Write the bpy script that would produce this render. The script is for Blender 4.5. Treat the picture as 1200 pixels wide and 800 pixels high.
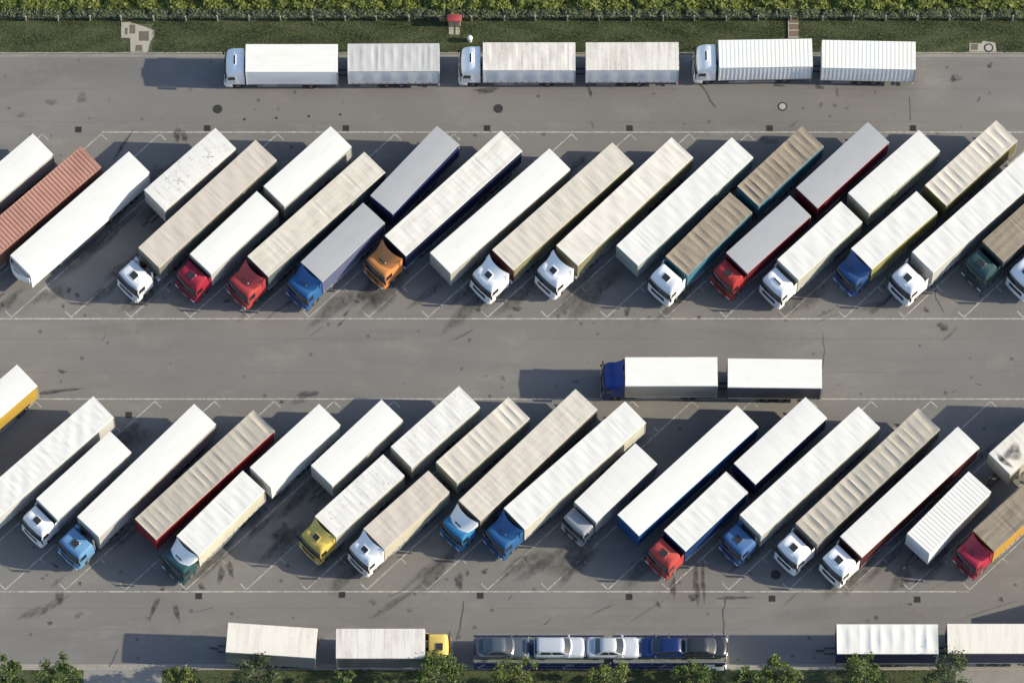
import bpy, math, random
import numpy as np
from math import radians as R, sin, cos, pi, tan, sqrt, atan2
from mathutils import Vector, Matrix

random.seed(7)
rng = np.random.default_rng(11)
for o in list(bpy.data.objects):
    bpy.data.objects.remove(o, do_unlink=True)
SC = bpy.context.scene
COL = SC.collection

# ------------------------------------------------------------------ camera
TILT = R(19.5); FPX = 7890.0; DIST = 564.0          # 237 mm lens from a helicopter
CAM = Vector((0, -DIST * sin(TILT), DIST * cos(TILT)))
cam_d = bpy.data.cameras.new('camera'); cam = bpy.data.objects.new('camera', cam_d)
COL.objects.link(cam); SC.camera = cam
cam.location = CAM; cam.rotation_euler = (TILT, 0, 0)
cam_d.sensor_width = 36.0; cam_d.lens = FPX / 1200 * 36.0
cam_d.clip_start = 5.0; cam_d.clip_end = 4000.0

# ------------------------------------------------------------------ sky and sun
SUN_EL = R(24.6); SUN_AZ = R(-2.0)                   # in the east, a touch to the south
w = bpy.data.worlds.new('World'); SC.world = w; w.use_nodes = True
nt = w.node_tree; bg = nt.nodes['Background']
sky = nt.nodes.new('ShaderNodeTexSky'); sky.sky_type = 'NISHITA'; sky.sun_disc = False
sky.sun_elevation = SUN_EL; sky.sun_rotation = R(90) - SUN_AZ
sky.air_density = 1.0; sky.dust_density = 1.2; sky.ozone_density = 1.4
nt.links.new(sky.outputs[0], bg.inputs[0]); bg.inputs[1].default_value = 0.135
sd = bpy.data.lights.new('sun', 'SUN'); sd.energy = 4.2; sd.angle = R(0.5); sd.color = (1.0, 0.89, 0.67)
so = bpy.data.objects.new('sun', sd); COL.objects.link(so)
so.rotation_euler = Vector((-cos(SUN_EL) * cos(SUN_AZ), -cos(SUN_EL) * sin(SUN_AZ), -sin(SUN_EL))).to_track_quat('-Z', 'Y').to_euler()
so.location = (60, 0, 60)
SC.view_settings.view_transform = 'Standard'; SC.view_settings.look = 'None'
SC.view_settings.exposure = 0.75; SC.view_settings.gamma = 1.0; SC.view_settings.use_curve_mapping = False

# ------------------------------------------------------------------ helpers
def at(u, v, z=0.0):
    """survey helper: where the ray through a photo point meets the level z (metres)"""
    xc = (u - 600) / FPX; yc = (400 - v) / FPX
    d = Vector((xc, sin(TILT) + yc * cos(TILT), -cos(TILT) + yc * sin(TILT)))
    t = (z - CAM.z) / d.z
    return CAM + d * t

def lin(c):
    return tuple((x / 12.92 if x <= 0.04045 else ((x + 0.055) / 1.055) ** 2.4) for x in (v / 255.0 for v in c))

MATS = {}
def nodes_of(name):
    m = bpy.data.materials.new(name); m.use_nodes = True
    n = m.node_tree.nodes; return m, n, m.node_tree.links, n['Principled BSDF']

def pb(name, col, rough=0.5, metal=0.0, coat=0.0, spec=0.5, var=0.0, vscale=3.0):
    """plain painted / metal / rubber material with a little wear"""
    if name in MATS: return MATS[name]
    m, n, l, b = nodes_of(name)
    b.inputs['Roughness'].default_value = rough; b.inputs['Metallic'].default_value = metal
    b.inputs['Coat Weight'].default_value = coat; b.inputs['Coat Roughness'].default_value = 0.15
    b.inputs['Specular IOR Level'].default_value = spec
    if var > 0:
        tc = n.new('ShaderNodeTexCoord'); no = n.new('ShaderNodeTexNoise'); no.inputs['Scale'].default_value = vscale
        no.inputs['Detail'].default_value = 6
        mx = n.new('ShaderNodeMix'); mx.data_type = 'RGBA'
        mx.inputs[6].default_value = (*[c * (1 - var) for c in col], 1); mx.inputs[7].default_value = (*[min(1, c * (1 + var)) for c in col], 1)
        l.new(tc.outputs['Object'], no.inputs['Vector']); l.new(no.outputs['Fac'], mx.inputs[0]); l.new(mx.outputs[2], b.inputs['Base Color'])
        mr = n.new('ShaderNodeMapRange'); mr.inputs['To Min'].default_value = max(0.02, rough - .12); mr.inputs['To Max'].default_value = min(1, rough + .15)
        l.new(no.outputs['Fac'], mr.inputs['Value']); l.new(mr.outputs['Result'], b.inputs['Roughness'])
    else:
        b.inputs['Base Color'].default_value = (*col, 1)
    MATS[name] = m; return m

def dirty(name, base, dirt, amt=0.5, sx=0.6, sy=6.0, fine=0.35, seed=0, rough=0.62, blot=0.0, spec=0.35, lines=0.0, bow=.66):
    """weathered sheet: dirt streaks stretched over the object's own length (x) and width (y)"""
    if name in MATS: return MATS[name]
    m, n, l, b = nodes_of(name)
    b.inputs['Roughness'].default_value = rough; b.inputs['Specular IOR Level'].default_value = spec
    tc = n.new('ShaderNodeTexCoord')
    def noise(scale, vec, det=5, rough_=.6):
        mp = n.new('ShaderNodeMapping'); mp.inputs['Scale'].default_value = vec; mp.inputs['Location'].default_value = (seed * 3.17, seed * 1.91, seed * 2.3)
        no = n.new('ShaderNodeTexNoise'); no.inputs['Scale'].default_value = scale; no.inputs['Detail'].default_value = det; no.inputs['Roughness'].default_value = rough_
        l.new(tc.outputs['Object'], mp.inputs['Vector']); l.new(mp.outputs[0], no.inputs['Vector']); return no.outputs['Fac']
    def ramp(x, a, c):
        mr = n.new('ShaderNodeMapRange'); mr.inputs['From Min'].default_value = a; mr.inputs['From Max'].default_value = c; mr.clamp = True
        l.new(x, mr.inputs['Value']); return mr.outputs['Result']
    def math_(op, x, y):
        q = n.new('ShaderNodeMath'); q.operation = op; q.use_clamp = op in ('ADD',)
        for i, v in enumerate((x, y)):
            if isinstance(v, (int, float)): q.inputs[i].default_value = v
            else: l.new(v, q.inputs[i])
        return q.outputs[0]
    s = ramp(noise(1.0, (sx, sy, 1)), .42, .78)
    f = ramp(noise(7.0, (1, 1, 1), 8, .7), .45, .75)
    p = ramp(noise(.55, (1, 1, 1), 3), .35, .7)
    k = math_('MULTIPLY', math_('ADD', math_('MULTIPLY', s, math_('ADD', math_('MULTIPLY', p, .7), .3)), math_('MULTIPLY', f, fine)), amt)
    if lines > 0:                                        # grime gathered along the roof bows
        sp = n.new('ShaderNodeSeparateXYZ'); l.new(tc.outputs['Object'], sp.inputs[0])
        fr = math_('FRACT', math_('DIVIDE', sp.outputs['X'], bow), 0.0); ab = math_('ABSOLUTE', math_('SUBTRACT', fr, .5), 0.0)
        ln = ramp(ab, .44, .5); md = ramp(noise(.9, (1.4, .5, 1), 4), .42, .62)
        k = math_('ADD', k, math_('MULTIPLY', math_('MULTIPLY', ln, md), lines))
    if blot > 0:
        bl = ramp(noise(2.6, (.9, 1.4, 1), 8, .8), .57, .66)
        k = math_('ADD', k, math_('MULTIPLY', bl, blot))
    mx = n.new('ShaderNodeMix'); mx.data_type = 'RGBA'
    mx.inputs[6].default_value = (*base, 1); mx.inputs[7].default_value = (*dirt, 1)
    l.new(k, mx.inputs[0]); l.new(mx.outputs[2], b.inputs['Base Color'])
    bp = n.new('ShaderNodeBump'); bp.inputs['Strength'].default_value = .25; bp.inputs['Distance'].default_value = .01
    l.new(noise(5.0, (1, 1, 1), 4), bp.inputs['Height']); l.new(bp.outputs[0], b.inputs['Normal'])
    MATS[name] = m; return m

class MB:
    def __init__(s): s.v = []; s.f = []
    def add(s, v, f):
        k = len(s.v); s.v += [tuple(p) for p in v]; s.f += [tuple(i + k for i in q) for q in f]; return s
    def box(s, x0, x1, y0, y1, z0, z1):
        return s.add([(x0, y0, z0), (x1, y0, z0), (x1, y1, z0), (x0, y1, z0), (x0, y0, z1), (x1, y0, z1), (x1, y1, z1), (x0, y1, z1)],
                     [(3, 2, 1, 0), (4, 5, 6, 7), (0, 1, 5, 4), (1, 2, 6, 5), (2, 3, 7, 6), (3, 0, 4, 7)])
    def rbox(s, x0, x1, y0, y1, z0, z1, r=0.03, n=2):
        cx, cy = (x0 + x1) / 2, (y0 + y1) / 2
        def rg(z, i): return [(p[0], p[1] + cy, z) for p in ring(z, x1 - i, x0 + i, (y1 - y0) / 2 - i, r, r, 0, n, 1)]
        return s.loft([rg(z0, r * .7), rg(z0 + r * .7, 0), rg(z1 - r * .7, 0), rg(z1, r * .7)])
    def loft(s, rings, bottom=True, top=True):
        n = len(rings[0]); v = [p for r in rings for p in r]; f = []
        for k in range(len(rings) - 1):
            for i in range(n):
                j = (i + 1) % n; f.append((k * n + i, k * n + j, (k + 1) * n + j, (k + 1) * n + i))
        if bottom: f.append(tuple(reversed(range(n))))
        if top: f.append(tuple(range((len(rings) - 1) * n, len(rings) * n)))
        return s.add(v, f)
    def grid(s, rows):
        m = len(rows[0]); v = [p for r in rows for p in r]
        return s.add(v, [(i * m + j, i * m + j + 1, (i + 1) * m + j + 1, (i + 1) * m + j) for i in range(len(rows) - 1) for j in range(m - 1)])
    def sheet(s, rows, off):
        """grid with thickness: off is the vector to the back face"""
        a, m = len(rows), len(rows[0]); o = Vector(off)
        back = [[tuple(Vector(p) + o) for p in r] for r in rows]
        s.grid(rows); s.grid([list(reversed(r)) for r in back])
        border = [(i, 0) for i in range(a)] + [(a - 1, j) for j in range(1, m)] + [(i, m - 1) for i in range(a - 2, -1, -1)] + [(0, j) for j in range(m - 2, 0, -1)]
        k = len(border); s.add([rows[i][j] for i, j in border] + [back[i][j] for i, j in border], [(i, (i + 1) % k, k + (i + 1) % k, k + i) for i in range(k)])
        return s
    def cyl(s, p0, p1, r0, n=12, r1=None, cap=True):
        p0, p1 = Vector(p0), Vector(p1); r1 = r0 if r1 is None else r1
        a = (p1 - p0).normalized(); u = a.orthogonal().normalized(); q = a.cross(u)
        rg = [[tuple(p + (u * cos(2 * pi * i / n) + q * sin(2 * pi * i / n)) * r) for i in range(n)] for p, r in ((p0, r0), (p1, r1))]
        return s.loft(rg, cap, cap)
    def lathe(s, prof, n=24, axis='y'):
        """prof: (radius, offset along axis)"""
        rg = []
        for r, h in prof:
            rg.append([(r * cos(2 * pi * i / n), h, -r * sin(2 * pi * i / n)) if axis == 'y' else (r * cos(2 * pi * i / n), r * sin(2 * pi * i / n), h) for i in range(n)])
        return s.loft(rg)
    def mesh(s, name, mat, smooth=None):
        me = bpy.data.meshes.new(name); me.from_pydata(s.v, [], s.f); me.materials.append(mat)
        if smooth is not None:
            me.polygons.foreach_set('use_smooth', [True] * len(me.polygons)); me.set_sharp_from_angle(angle=R(smooth))
        me.update(); return me

def ring(z, xf, xr, hw, rf, rr, bow=0.0, na=4, nf=6):
    pts = []
    ye = hw - rf
    for i in range(nf + 1):
        y = -ye + 2 * ye * i / nf; pts.append((xf - bow * (y / hw) ** 2, y, z))
    xe = xf - bow * (ye / hw) ** 2
    for i in range(1, na + 1):
        a = pi / 2 * i / na; pts.append((xe - rf + rf * cos(a), ye + rf * sin(a), z))
    for i in range(na + 1):
        a = pi / 2 + pi / 2 * i / na; pts.append((xr + rr + rr * cos(a), hw - rr + rr * sin(a), z))
    for i in range(na + 1):
        a = pi + pi / 2 * i / na; pts.append((xr + rr + rr * cos(a), -(hw - rr) + rr * sin(a), z))
    for i in range(na):
        a = 1.5 * pi + pi / 2 * i / na; pts.append((xe - rf + rf * cos(a), -ye + rf * sin(a), z))
    return pts

CACHE = {}
def part(name, fn, mat, parent=None, key=None, loc=(0, 0, 0), rot=(0, 0, 0), smooth=None, scale=None):
    k = (key, mat.name) if key else None
    if k and k in CACHE: me = CACHE[k]
    else:
        me = fn().mesh(name, mat, smooth)
        if k: CACHE[k] = me
    o = bpy.data.objects.new(name, me); COL.objects.link(o)
    o.location = loc; o.rotation_euler = rot
    if scale: o.scale = scale
    if parent: o.parent = parent
    return o

def tag(o, label, cat, group=None):
    o['label'] = label; o['category'] = cat
    if group: o['group'] = group
    return o
def thing(name, label, cat, loc, rz=0.0, group=None):
    o = bpy.data.objects.new(name, None); COL.objects.link(o); o.location = loc; o.rotation_euler = (0, 0, rz); o.empty_display_size = .3
    return tag(o, label, cat, group)
def structure(o): o['kind'] = 'structure'; return o
def stuff(o): o['kind'] = 'stuff'; return o

# ------------------------------------------------------------------ common materials
RUB = pb('rubber', (.018, .018, .02), .85, var=.3)
STEEL = pb('chassis_steel', (.05, .052, .056), .6, .2, var=.3)
RIM = pb('wheel_rim', (.35, .35, .36), .45, .6, var=.25)
ALU = pb('aluminium_rail', (.55, .56, .57), .4, .7, var=.15)
GLASS = pb('cab_glass', (.012, .015, .02), .06, spec=.6)
BLACK = pb('black_plastic', (.02, .021, .023), .5, var=.3)
HATCH = pb('roof_hatch_glass', (.03, .03, .032), .2)
LAMPW = pb('lamp_clear', (.7, .72, .75), .12)
LAMPR = pb('lamp_red', (.35, .01, .01), .2)
ORANGE = pb('lamp_amber', (.6, .22, .02), .25)
PLATE = pb('number_plate', (.7, .7, .68), .4)
WHITE = pb('white_paint', (.74, .75, .76), .35, coat=.3, var=.04)
HOSER = pb('hose_red', (.4, .03, .03), .5); HOSEB = pb('hose_blue', (.03, .08, .35), .5)
GALV = pb('galvanised', (.4, .41, .42), .5, .6, var=.2)

# ------------------------------------------------------------------ the setting
def asphalt_material():
    m, n, l, b = nodes_of('asphalt')
    b.inputs['Roughness'].default_value = .9; b.inputs['Specular IOR Level'].default_value = .2
    tc = n.new('ShaderNodeTexCoord')
    def noise(sc, vec=(1, 1, 1), det=6, ro=.6, off=0):
        mp = n.new('ShaderNodeMapping'); mp.inputs['Scale'].default_value = vec; mp.inputs['Location'].default_value = (off, off * .7, 0)
        q = n.new('ShaderNodeTexNoise'); q.inputs['Scale'].default_value = sc; q.inputs['Detail'].default_value = det; q.inputs['Roughness'].default_value = ro
        l.new(tc.outputs['Object'], mp.inputs[0]); l.new(mp.outputs[0], q.inputs['Vector']); return q.outputs['Fac']
    def ramp(x, a, c, lo=0., hi=1.):
        q = n.new('ShaderNodeMapRange'); q.inputs['From Min'].default_value = a; q.inputs['From Max'].default_value = c
        q.inputs['To Min'].default_value = lo; q.inputs['To Max'].default_value = hi; l.new(x, q.inputs['Value']); return q.outputs['Result']
    def mix(f, a, c, mode='MIX'):
        q = n.new('ShaderNodeMix'); q.data_type = 'RGBA'; q.blend_type = mode
        if isinstance(f, float): q.inputs[0].default_value = f
        else: l.new(f, q.inputs[0])
        for i, v in ((6, a), (7, c)):
            if isinstance(v, tuple): q.inputs[i].default_value = (*v, 1)
            else: l.new(v, q.inputs[i])
        return q.outputs[2]
    big = ramp(noise(.055, (1, 1.6, 1), 4, .5), .35, .65)
    c = mix(big, (.154, .150, .145), (.205, .198, .189))
    mid = ramp(noise(.35, (.6, 1.4, 1), 6, .65, 9), .3, .7)
    c = mix(mid, c, (.175, .170, .165))
    wear = ramp(noise(.16, (.3, 2.4, 1), 7, .65, 31), .48, .72, 0, .7)       # lanes swept along the rows
    c = mix(wear, c, (.148, .143, .140))
    pale = ramp(noise(.28, (.7, 1.3, 1), 8, .72, 55), .52, .72, 0, .6)
    c = mix(pale, c, (.24, .228, .21))
    spot = ramp(noise(1.7, (1, 1, 1), 7, .7, 77), .64, .74, 0, .55)           # small oil drips
    c = mix(spot, c, (.07, .068, .068))
    scuff = ramp(noise(.7, (.5, 2.6, 1), 8, .75, 91), .58, .72, 0, .35)
    c = mix(scuff, c, (.125, .122, .119))
    vo = n.new('ShaderNodeTexVoronoi'); vo.feature = 'F1'; vo.inputs['Scale'].default_value = .5; vo.inputs['Randomness'].default_value = 1
    l.new(tc.outputs['Object'], vo.inputs['Vector'])
    drip = ramp(vo.outputs['Distance'], .05, .11, .7, 0)
    c = mix(drip, c, (.065, .064, .064))
    grain = ramp(noise(11., (1, 1, 1), 4, .85), .25, .75, .78, 1.18)
    q = n.new('ShaderNodeMix'); q.data_type = 'RGBA'; q.blend_type = 'MULTIPLY'; q.inputs[0].default_value = 1.0
    l.new(c, q.inputs[6]); l.new(grain, q.inputs[7]); l.new(q.outputs[2], b.inputs['Base Color'])
    bp = n.new('ShaderNodeBump'); bp.inputs['Strength'].default_value = .35; bp.inputs['Distance'].default_value = .01
    l.new(noise(30., det=3), bp.inputs['Height']); l.new(bp.outputs[0], b.inputs['Normal'])
    return m

def ground_material(name, a, c, d, sc=.5):
    m, n, l, b = nodes_of(name); b.inputs['Roughness'].default_value = .95; b.inputs['Specular IOR Level'].default_value = .1
    tc = n.new('ShaderNodeTexCoord')
    def nz(s, det=6):
        q = n.new('ShaderNodeTexNoise'); q.inputs['Scale'].default_value = s; q.inputs['Detail'].default_value = det; q.inputs['Roughness'].default_value = .7
        l.new(tc.outputs['Object'], q.inputs['Vector']); r = n.new('ShaderNodeMapRange'); r.inputs['From Min'].default_value = .35; r.inputs['From Max'].default_value = .65
        l.new(q.outputs['Fac'], r.inputs['Value']); return r.outputs['Result']
    m1 = n.new('ShaderNodeMix'); m1.data_type = 'RGBA'; m1.inputs[6].default_value = (*a, 1); m1.inputs[7].default_value = (*c, 1); l.new(nz(sc), m1.inputs[0])
    m2 = n.new('ShaderNodeMix'); m2.data_type = 'RGBA'; m2.inputs[7].default_value = (*d, 1); l.new(m1.outputs[2], m2.inputs[6])
    r = n.new('ShaderNodeMath'); r.operation = 'MULTIPLY'; r.inputs[1].default_value = .5; l.new(nz(sc * 6), r.inputs[0]); l.new(r.outputs[0], m2.inputs[0])
    l.new(m2.outputs[2], b.inputs['Base Color'])
    bp = n.new('ShaderNodeBump'); bp.inputs['Strength'].default_value = .6; bp.inputs['Distance'].default_value = .04
    q = n.new('ShaderNodeTexNoise'); q.inputs['Scale'].default_value = 9; l.new(tc.outputs['Object'], q.inputs['Vector']); l.new(q.outputs['Fac'], bp.inputs['Height']); l.new(bp.outputs[0], b.inputs['Normal'])
    return m

ASPHALT = asphalt_material()
SOIL = ground_material('grass_soil', (.066, .090, .042), (.085, .108, .052), (.115, .108, .066))
CONC = dirty('concrete', (.30, .285, .255), (.16, .15, .135), .8, 1.5, 1.5, .6, 3, .9)
SLAB = dirty('concrete_slab', (.36, .335, .285), (.20, .18, .15), .8, 1.5, 1.5, .6, 5, .9)
PAINT = None

Y_TOP = at(600, 63.5).y           # kerb of the lawn behind the lot
Y_BOT = at(600, 783).y            # kerb of the tree strip in front
def quad(x0, x1, y0, y1, z): return MB().add([(x0, y0, z), (x1, y0, z), (x1, y1, z), (x0, y1, z)], [(0, 1, 2, 3)])
structure(part('ground', lambda: quad(-1500, 1500, -1500, 1500, -.02), SOIL))
LOT = structure(part('parking_lot', lambda: quad(-160, 160, Y_BOT, Y_TOP, 0.0), ASPHALT))
structure(part('grass_verge', lambda: MB().box(-160, 160, Y_TOP + .14, Y_TOP + 40, -.019, .11), SOIL))
structure(part('tree_strip', lambda: MB().box(-160, 160, Y_BOT - 40, Y_BOT - .14, -.019, .10), SOIL))

KT = structure(bpy.data.objects.new('rear_kerb', None)); COL.objects.link(KT)
KB = structure(bpy.data.objects.new('front_kerb', None)); COL.objects.link(KB)
for par, y in ((KT, Y_TOP), (KB, Y_BOT - .14)):
    for i in range(-46, 47):
        part('kerb_stone', lambda: MB().rbox(-.495, .495, 0, .14, -.05, .12, .015, 1), CONC, par, 'kerb_stone', (i, y + random.uniform(-.008, .008), random.uniform(-.008, .008)))
# pale gutter strip along the front kerb and the paved crossings in the tree strip
structure(part('gutter_strip', lambda: quad(-160, 160, Y_BOT + .003, Y_BOT + .38, .004), CONC))
structure(part('lawn_gutter', lambda: quad(-160, 160, Y_TOP - .26, Y_TOP - .003, .004), dirty('gutter_dust', (.25, .24, .22), (.17, .163, .152), 1.0, .7, 1.2, .6, 12, .9)))
PAV = dirty('pale_paving', (.25, .24, .225), (.15, .145, .14), .8, 1.2, 1.2, .5, 8, .9)
for u0, u1 in ((98, 190), (1120, 1215)):
    structure(part('crossing_pavement', lambda: quad(at(u0, 790).x, at(u1, 790).x, Y_BOT - 6, Y_BOT - .142, .106), PAV))

def worn_paint(name, col, keep=.55):
    m, n, l, b = nodes_of(name); b.inputs['Roughness'].default_value = .8
    tc = n.new('ShaderNodeTexCoord'); q = n.new('ShaderNodeTexNoise'); q.inputs['Scale'].default_value = 2.4; q.inputs['Detail'].default_value = 8; q.inputs['Roughness'].default_value = .75
    l.new(tc.outputs['Object'], q.inputs['Vector'])
    r = n.new('ShaderNodeMapRange'); r.inputs['From Min'].default_value = keep - .14; r.inputs['From Max'].default_value = keep + .14; l.new(q.outputs['Fac'], r.inputs['Value'])
    x = n.new('ShaderNodeMix'); x.data_type = 'RGBA'; x.inputs[6].default_value = (*col, 1); x.inputs[7].default_value = (.16, .152, .145, 1); l.new(r.outputs['Result'], x.inputs[0]); l.new(x.outputs[2], b.inputs['Base Color'])
    return m
PAINT = worn_paint('road_paint', (.46, .45, .41), .52)

def strip(p, q, wd, z=.004, name='painted_line', mat=None):
    p, q = Vector(p), Vector(q); d = (q - p).normalized(); s = Vector((-d.y, d.x, 0)) * wd / 2
    def f(): return MB().add([(*(p - s).xy, z), (*(q - s).xy, z), (*(q + s).xy, z), (*(p + s).xy, z)], [(0, 1, 2, 3)])
    return part(name, f, mat or PAINT, LOT)

def bay_row(v_top, v_bot, b0, db, t0, dt, k0, k1, long_top, long_bot):
    for (ua, ub, v) in (long_top, long_bot):
        n = 6
        for i in range(n):
            a, c = ua + (ub - ua) * i / n, ua + (ub - ua) * (i + 1) / n
            strip(at(a, v), at(c, v), .11, .0045)
    for k in range(k0, k1):
        p = at(b0 + db * k, v_bot); q = at(t0 + dt * k, v_top); d = (q - p).normalized(); s = Vector((-d.y, d.x, 0))
        strip(p, q, .10, .004, 'bay_line')
        strip(p + s * .05, p + s * .75, .10, .0045, 'bay_tick')
        strip(q - s * .05, q - s * .75, .10, .0045, 'bay_tick')
        strip(p + d * 3.9 - s * .05, p + d * 3.9 - s * .6, .09, .0045, 'bay_tick')
        strip(q - d * 3.9 - s * .05, q - d * 3.9 + s * .55, .09, .0045, 'bay_tick')
bay_row(157.2, 371.6, 153, 69.75, 394.2, 68.9, -5, 16, (119, 1330, 155.0), (-120, 1330, 373.4))
bay_row(470, 690.5, 6, 70.65, 251.5, 69.95, -3, 17, (-120, 1330, 467.3), (-120, 1136, 692.8))

# soft-edged oil marks and sealed cracks of the asphalt, plus shade painted into the bays
def stain_mat(name, col, dens):
    m, n, l, b = nodes_of(name); b.inputs['Base Color'].default_value = (*col, 1); b.inputs['Roughness'].default_value = .7
    at_ = n.new('ShaderNodeAttribute'); at_.attribute_name = 'fade'
    tc = n.new('ShaderNodeTexCoord'); q = n.new('ShaderNodeTexNoise'); q.inputs['Scale'].default_value = 1.9; q.inputs['Detail'].default_value = 5; q.inputs['Roughness'].default_value = .6
    l.new(tc.outputs['Object'], q.inputs['Vector'])
    r = n.new('ShaderNodeMapRange'); r.inputs['From Min'].default_value = .25; r.inputs['From Max'].default_value = .72; l.new(q.outputs['Fac'], r.inputs['Value'])
    x = n.new('ShaderNodeMath'); x.operation = 'MULTIPLY'; l.new(at_.outputs['Fac'], x.inputs[0]); l.new(r.outputs['Result'], x.inputs[1])
    y = n.new('ShaderNodeMath'); y.operation = 'MULTIPLY'; y.inputs[1].default_value = dens; y.use_clamp = True; l.new(x.outputs[0], y.inputs[0]); l.new(y.outputs[0], b.inputs['Alpha'])
    return m
ST_DARK = stain_mat('oil_or_shade_mark', (.045, .043, .043), .85)
ST_SOFT = stain_mat('dark_grime', (.085, .082, .08), .5)
ST_BAY_SHADE = stain_mat('bay_grime_and_shade', (.07, .068, .067), .6)  # bay tracks: grime tone that also carries painted shade
ST_PALE = stain_mat('pale_dust', (.23, .218, .2), .22)
stain_n = [0]
def stain(c, rx, ry, ang=0.0, mat=None):
    stain_n[0] += 1; z = .006 + .0004 * (stain_n[0] % 12)
    n = 18; m = MB(); vs = [(0, 0, 0)]; ph = [random.uniform(0, 6.28) for _ in range(4)]
    prof = [1 + .22 * sin(2 * t + ph[0]) + .16 * sin(3 * t + ph[1]) + .12 * sin(5 * t + ph[2]) for t in (2 * pi * i / n for i in range(n))]
    for s in (.55, 1.0):
        for i in range(n):
            t = 2 * pi * i / n; vs.append((rx * s * prof[i] * cos(t), ry * s * prof[i] * sin(t), 0))
    fs = [(0, 1 + i, 1 + (i + 1) % n) for i in range(n)] + [(1 + i, 1 + n + i, 1 + n + (i + 1) % n, 1 + (i + 1) % n) for i in range(n)]
    m.add(vs, fs)
    o = part('oil_or_shade_mark', lambda: m, mat or ST_DARK, LOT, None, (c.x, c.y, z), (0, 0, ang))
    a = o.data.attributes.new('fade', 'FLOAT', 'POINT'); a.data.foreach_set('value', [1.0] * (1 + n) + [0.0] * n)
for u, v, rx, ry, an, mt in [
        (435, 345, .55, .6, 0, ST_DARK), (425, 347, .45, .55, .3, ST_DARK), (406, 367, .12, .5, -.7, ST_DARK), (400, 378, .12, .5, -.7, ST_DARK), (418, 353, .2, .2, 0, ST_DARK),
        (208, 158, .3, .9, -.15, ST_DARK), (216, 160, .28, .6, 0, ST_DARK), (143, 172, .18, 1.9, -.5, ST_DARK), (570, 106, 1.0, .35, 0, ST_DARK), (691, 107, .15, .8, .3, ST_DARK),
        (78, 457, 1.3, .18, 0.1, ST_DARK), (55, 460, 1.6, .2, .1, ST_DARK), (360, 462, .9, .4, .2, ST_DARK), (350, 470, .7, .3, .4, ST_SOFT),
        (259, 673, .35, .85, .05, ST_DARK), (270, 667, .3, .9, .35, ST_DARK), (236, 687, .35, .3, 0, ST_DARK), (181, 711, .3, .9, -.4, ST_DARK), (207, 717, .3, .8, .4, ST_DARK),
        (568, 669, .3, .3, 0, ST_DARK), (538, 681, .5, .7, 0, ST_DARK), (505, 665, 2.6, .5, .7, ST_SOFT), (635, 655, 1.1, 1.0, 0, ST_SOFT), (628, 662, .8, .5, .4, ST_SOFT),
        (789, 688, .28, 1.1, .1, ST_DARK), (816, 683, .35, 1.8, .02, ST_DARK), (824, 682, .25, 1.6, .05, ST_DARK), (812, 700, .5, .3, 0, ST_DARK), (860, 700, 1.6, .18, 0, ST_DARK),
        (70, 700, .5, .5, 0, ST_DARK), (62, 708, 1.6, .4, .7, ST_SOFT), (36, 718, 1.3, .35, .6, ST_SOFT), (52, 715, .4, .3, .4, ST_SOFT), (92, 720, .5, .3, .4, ST_SOFT), (330, 470, .3, .2, 0, ST_DARK),
        (1105, 383, .5, .45, 0, ST_DARK), (735, 365, .3, .5, 0, ST_DARK), (560, 362, .4, .25, .5, ST_DARK), (606, 362, .4, .3, 0, ST_DARK), (598, 370, .3, .2, 0, ST_SOFT),
        (96, 115, .6, .5, 0, ST_SOFT), (60, 120, .5, .4, 0, ST_SOFT), (25, 135, .4, .3, 0, ST_SOFT), (1120, 92, .5, .5, 0, ST_SOFT), (1160, 77, .25, .3, 0, ST_DARK), (1117, 92, .3, .3, .5, ST_DARK),
        (960, 102, .4, .3, 0, ST_DARK), (912, 100, .5, .2, 0, ST_DARK), (130, 250, 3.0, 1.1, .8, ST_SOFT), (95, 300, 2.4, 1.0, .7, ST_SOFT), (60, 345, 1.5, .8, .5, ST_SOFT),
        (330, 640, 2.5, .8, .8, ST_SOFT), (330, 625, 1.2, .6, .8, ST_DARK), (345, 590, 1.8, .4, .8, ST_SOFT), (640, 320, 1.5, .6, .8, ST_SOFT), (500, 345, 1.8, .5, .7, ST_SOFT),
        (1020, 358, 1.2, .3, .5, ST_SOFT), (1035, 355, 1.6, .3, .7, ST_DARK), (900, 165, 1.0, .4, 0, ST_SOFT), (470, 700, 2.0, .3, .6, ST_SOFT), (455, 712, 1.8, .25, .6, ST_SOFT), (437, 705, .4, .3, 0, ST_SOFT),
        (80, 75, 5., 1.6, .05, ST_PALE), (30, 95, 4., 1.2, .2, ST_PALE), (300, 100, 5, .8, 0, ST_PALE), (1120, 75, 4, .6, 0, ST_PALE), (140, 385, 4, .8, 0, ST_PALE), (420, 395, 6, .7, .05, ST_PALE),
        (900, 395, 7, .7, -.03, ST_PALE), (260, 740, 5, .7, .1, ST_PALE),
        (700, 725, 6, .7, 0, ST_PALE), (930, 722, 5, .8, .1, ST_PALE), (1060, 715, 4, .7, .05, ST_PALE), (30, 355, 2.2, .8, .3, ST_PALE)]:
    stain(at(u, v), rx, ry, an, mt)
for i in range(46):           # drips where cabs stop
    row = random.random() < .5
    stain(at(random.uniform(0, 1200), random.gauss(352, 10) if row else random.gauss(672, 10)), random.uniform(.08, .4), random.uniform(.08, .3), random.uniform(0, 3), random.choice([ST_DARK, ST_SOFT]))
for i in range(40):
    stain(at(random.uniform(0, 1200), random.choice([random.uniform(105, 150), random.uniform(376, 460), random.uniform(696, 740)])), random.uniform(.06, .5), random.uniform(.05, .25), random.uniform(0, 3), random.choice([ST_DARK, ST_SOFT, ST_SOFT]))
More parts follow.
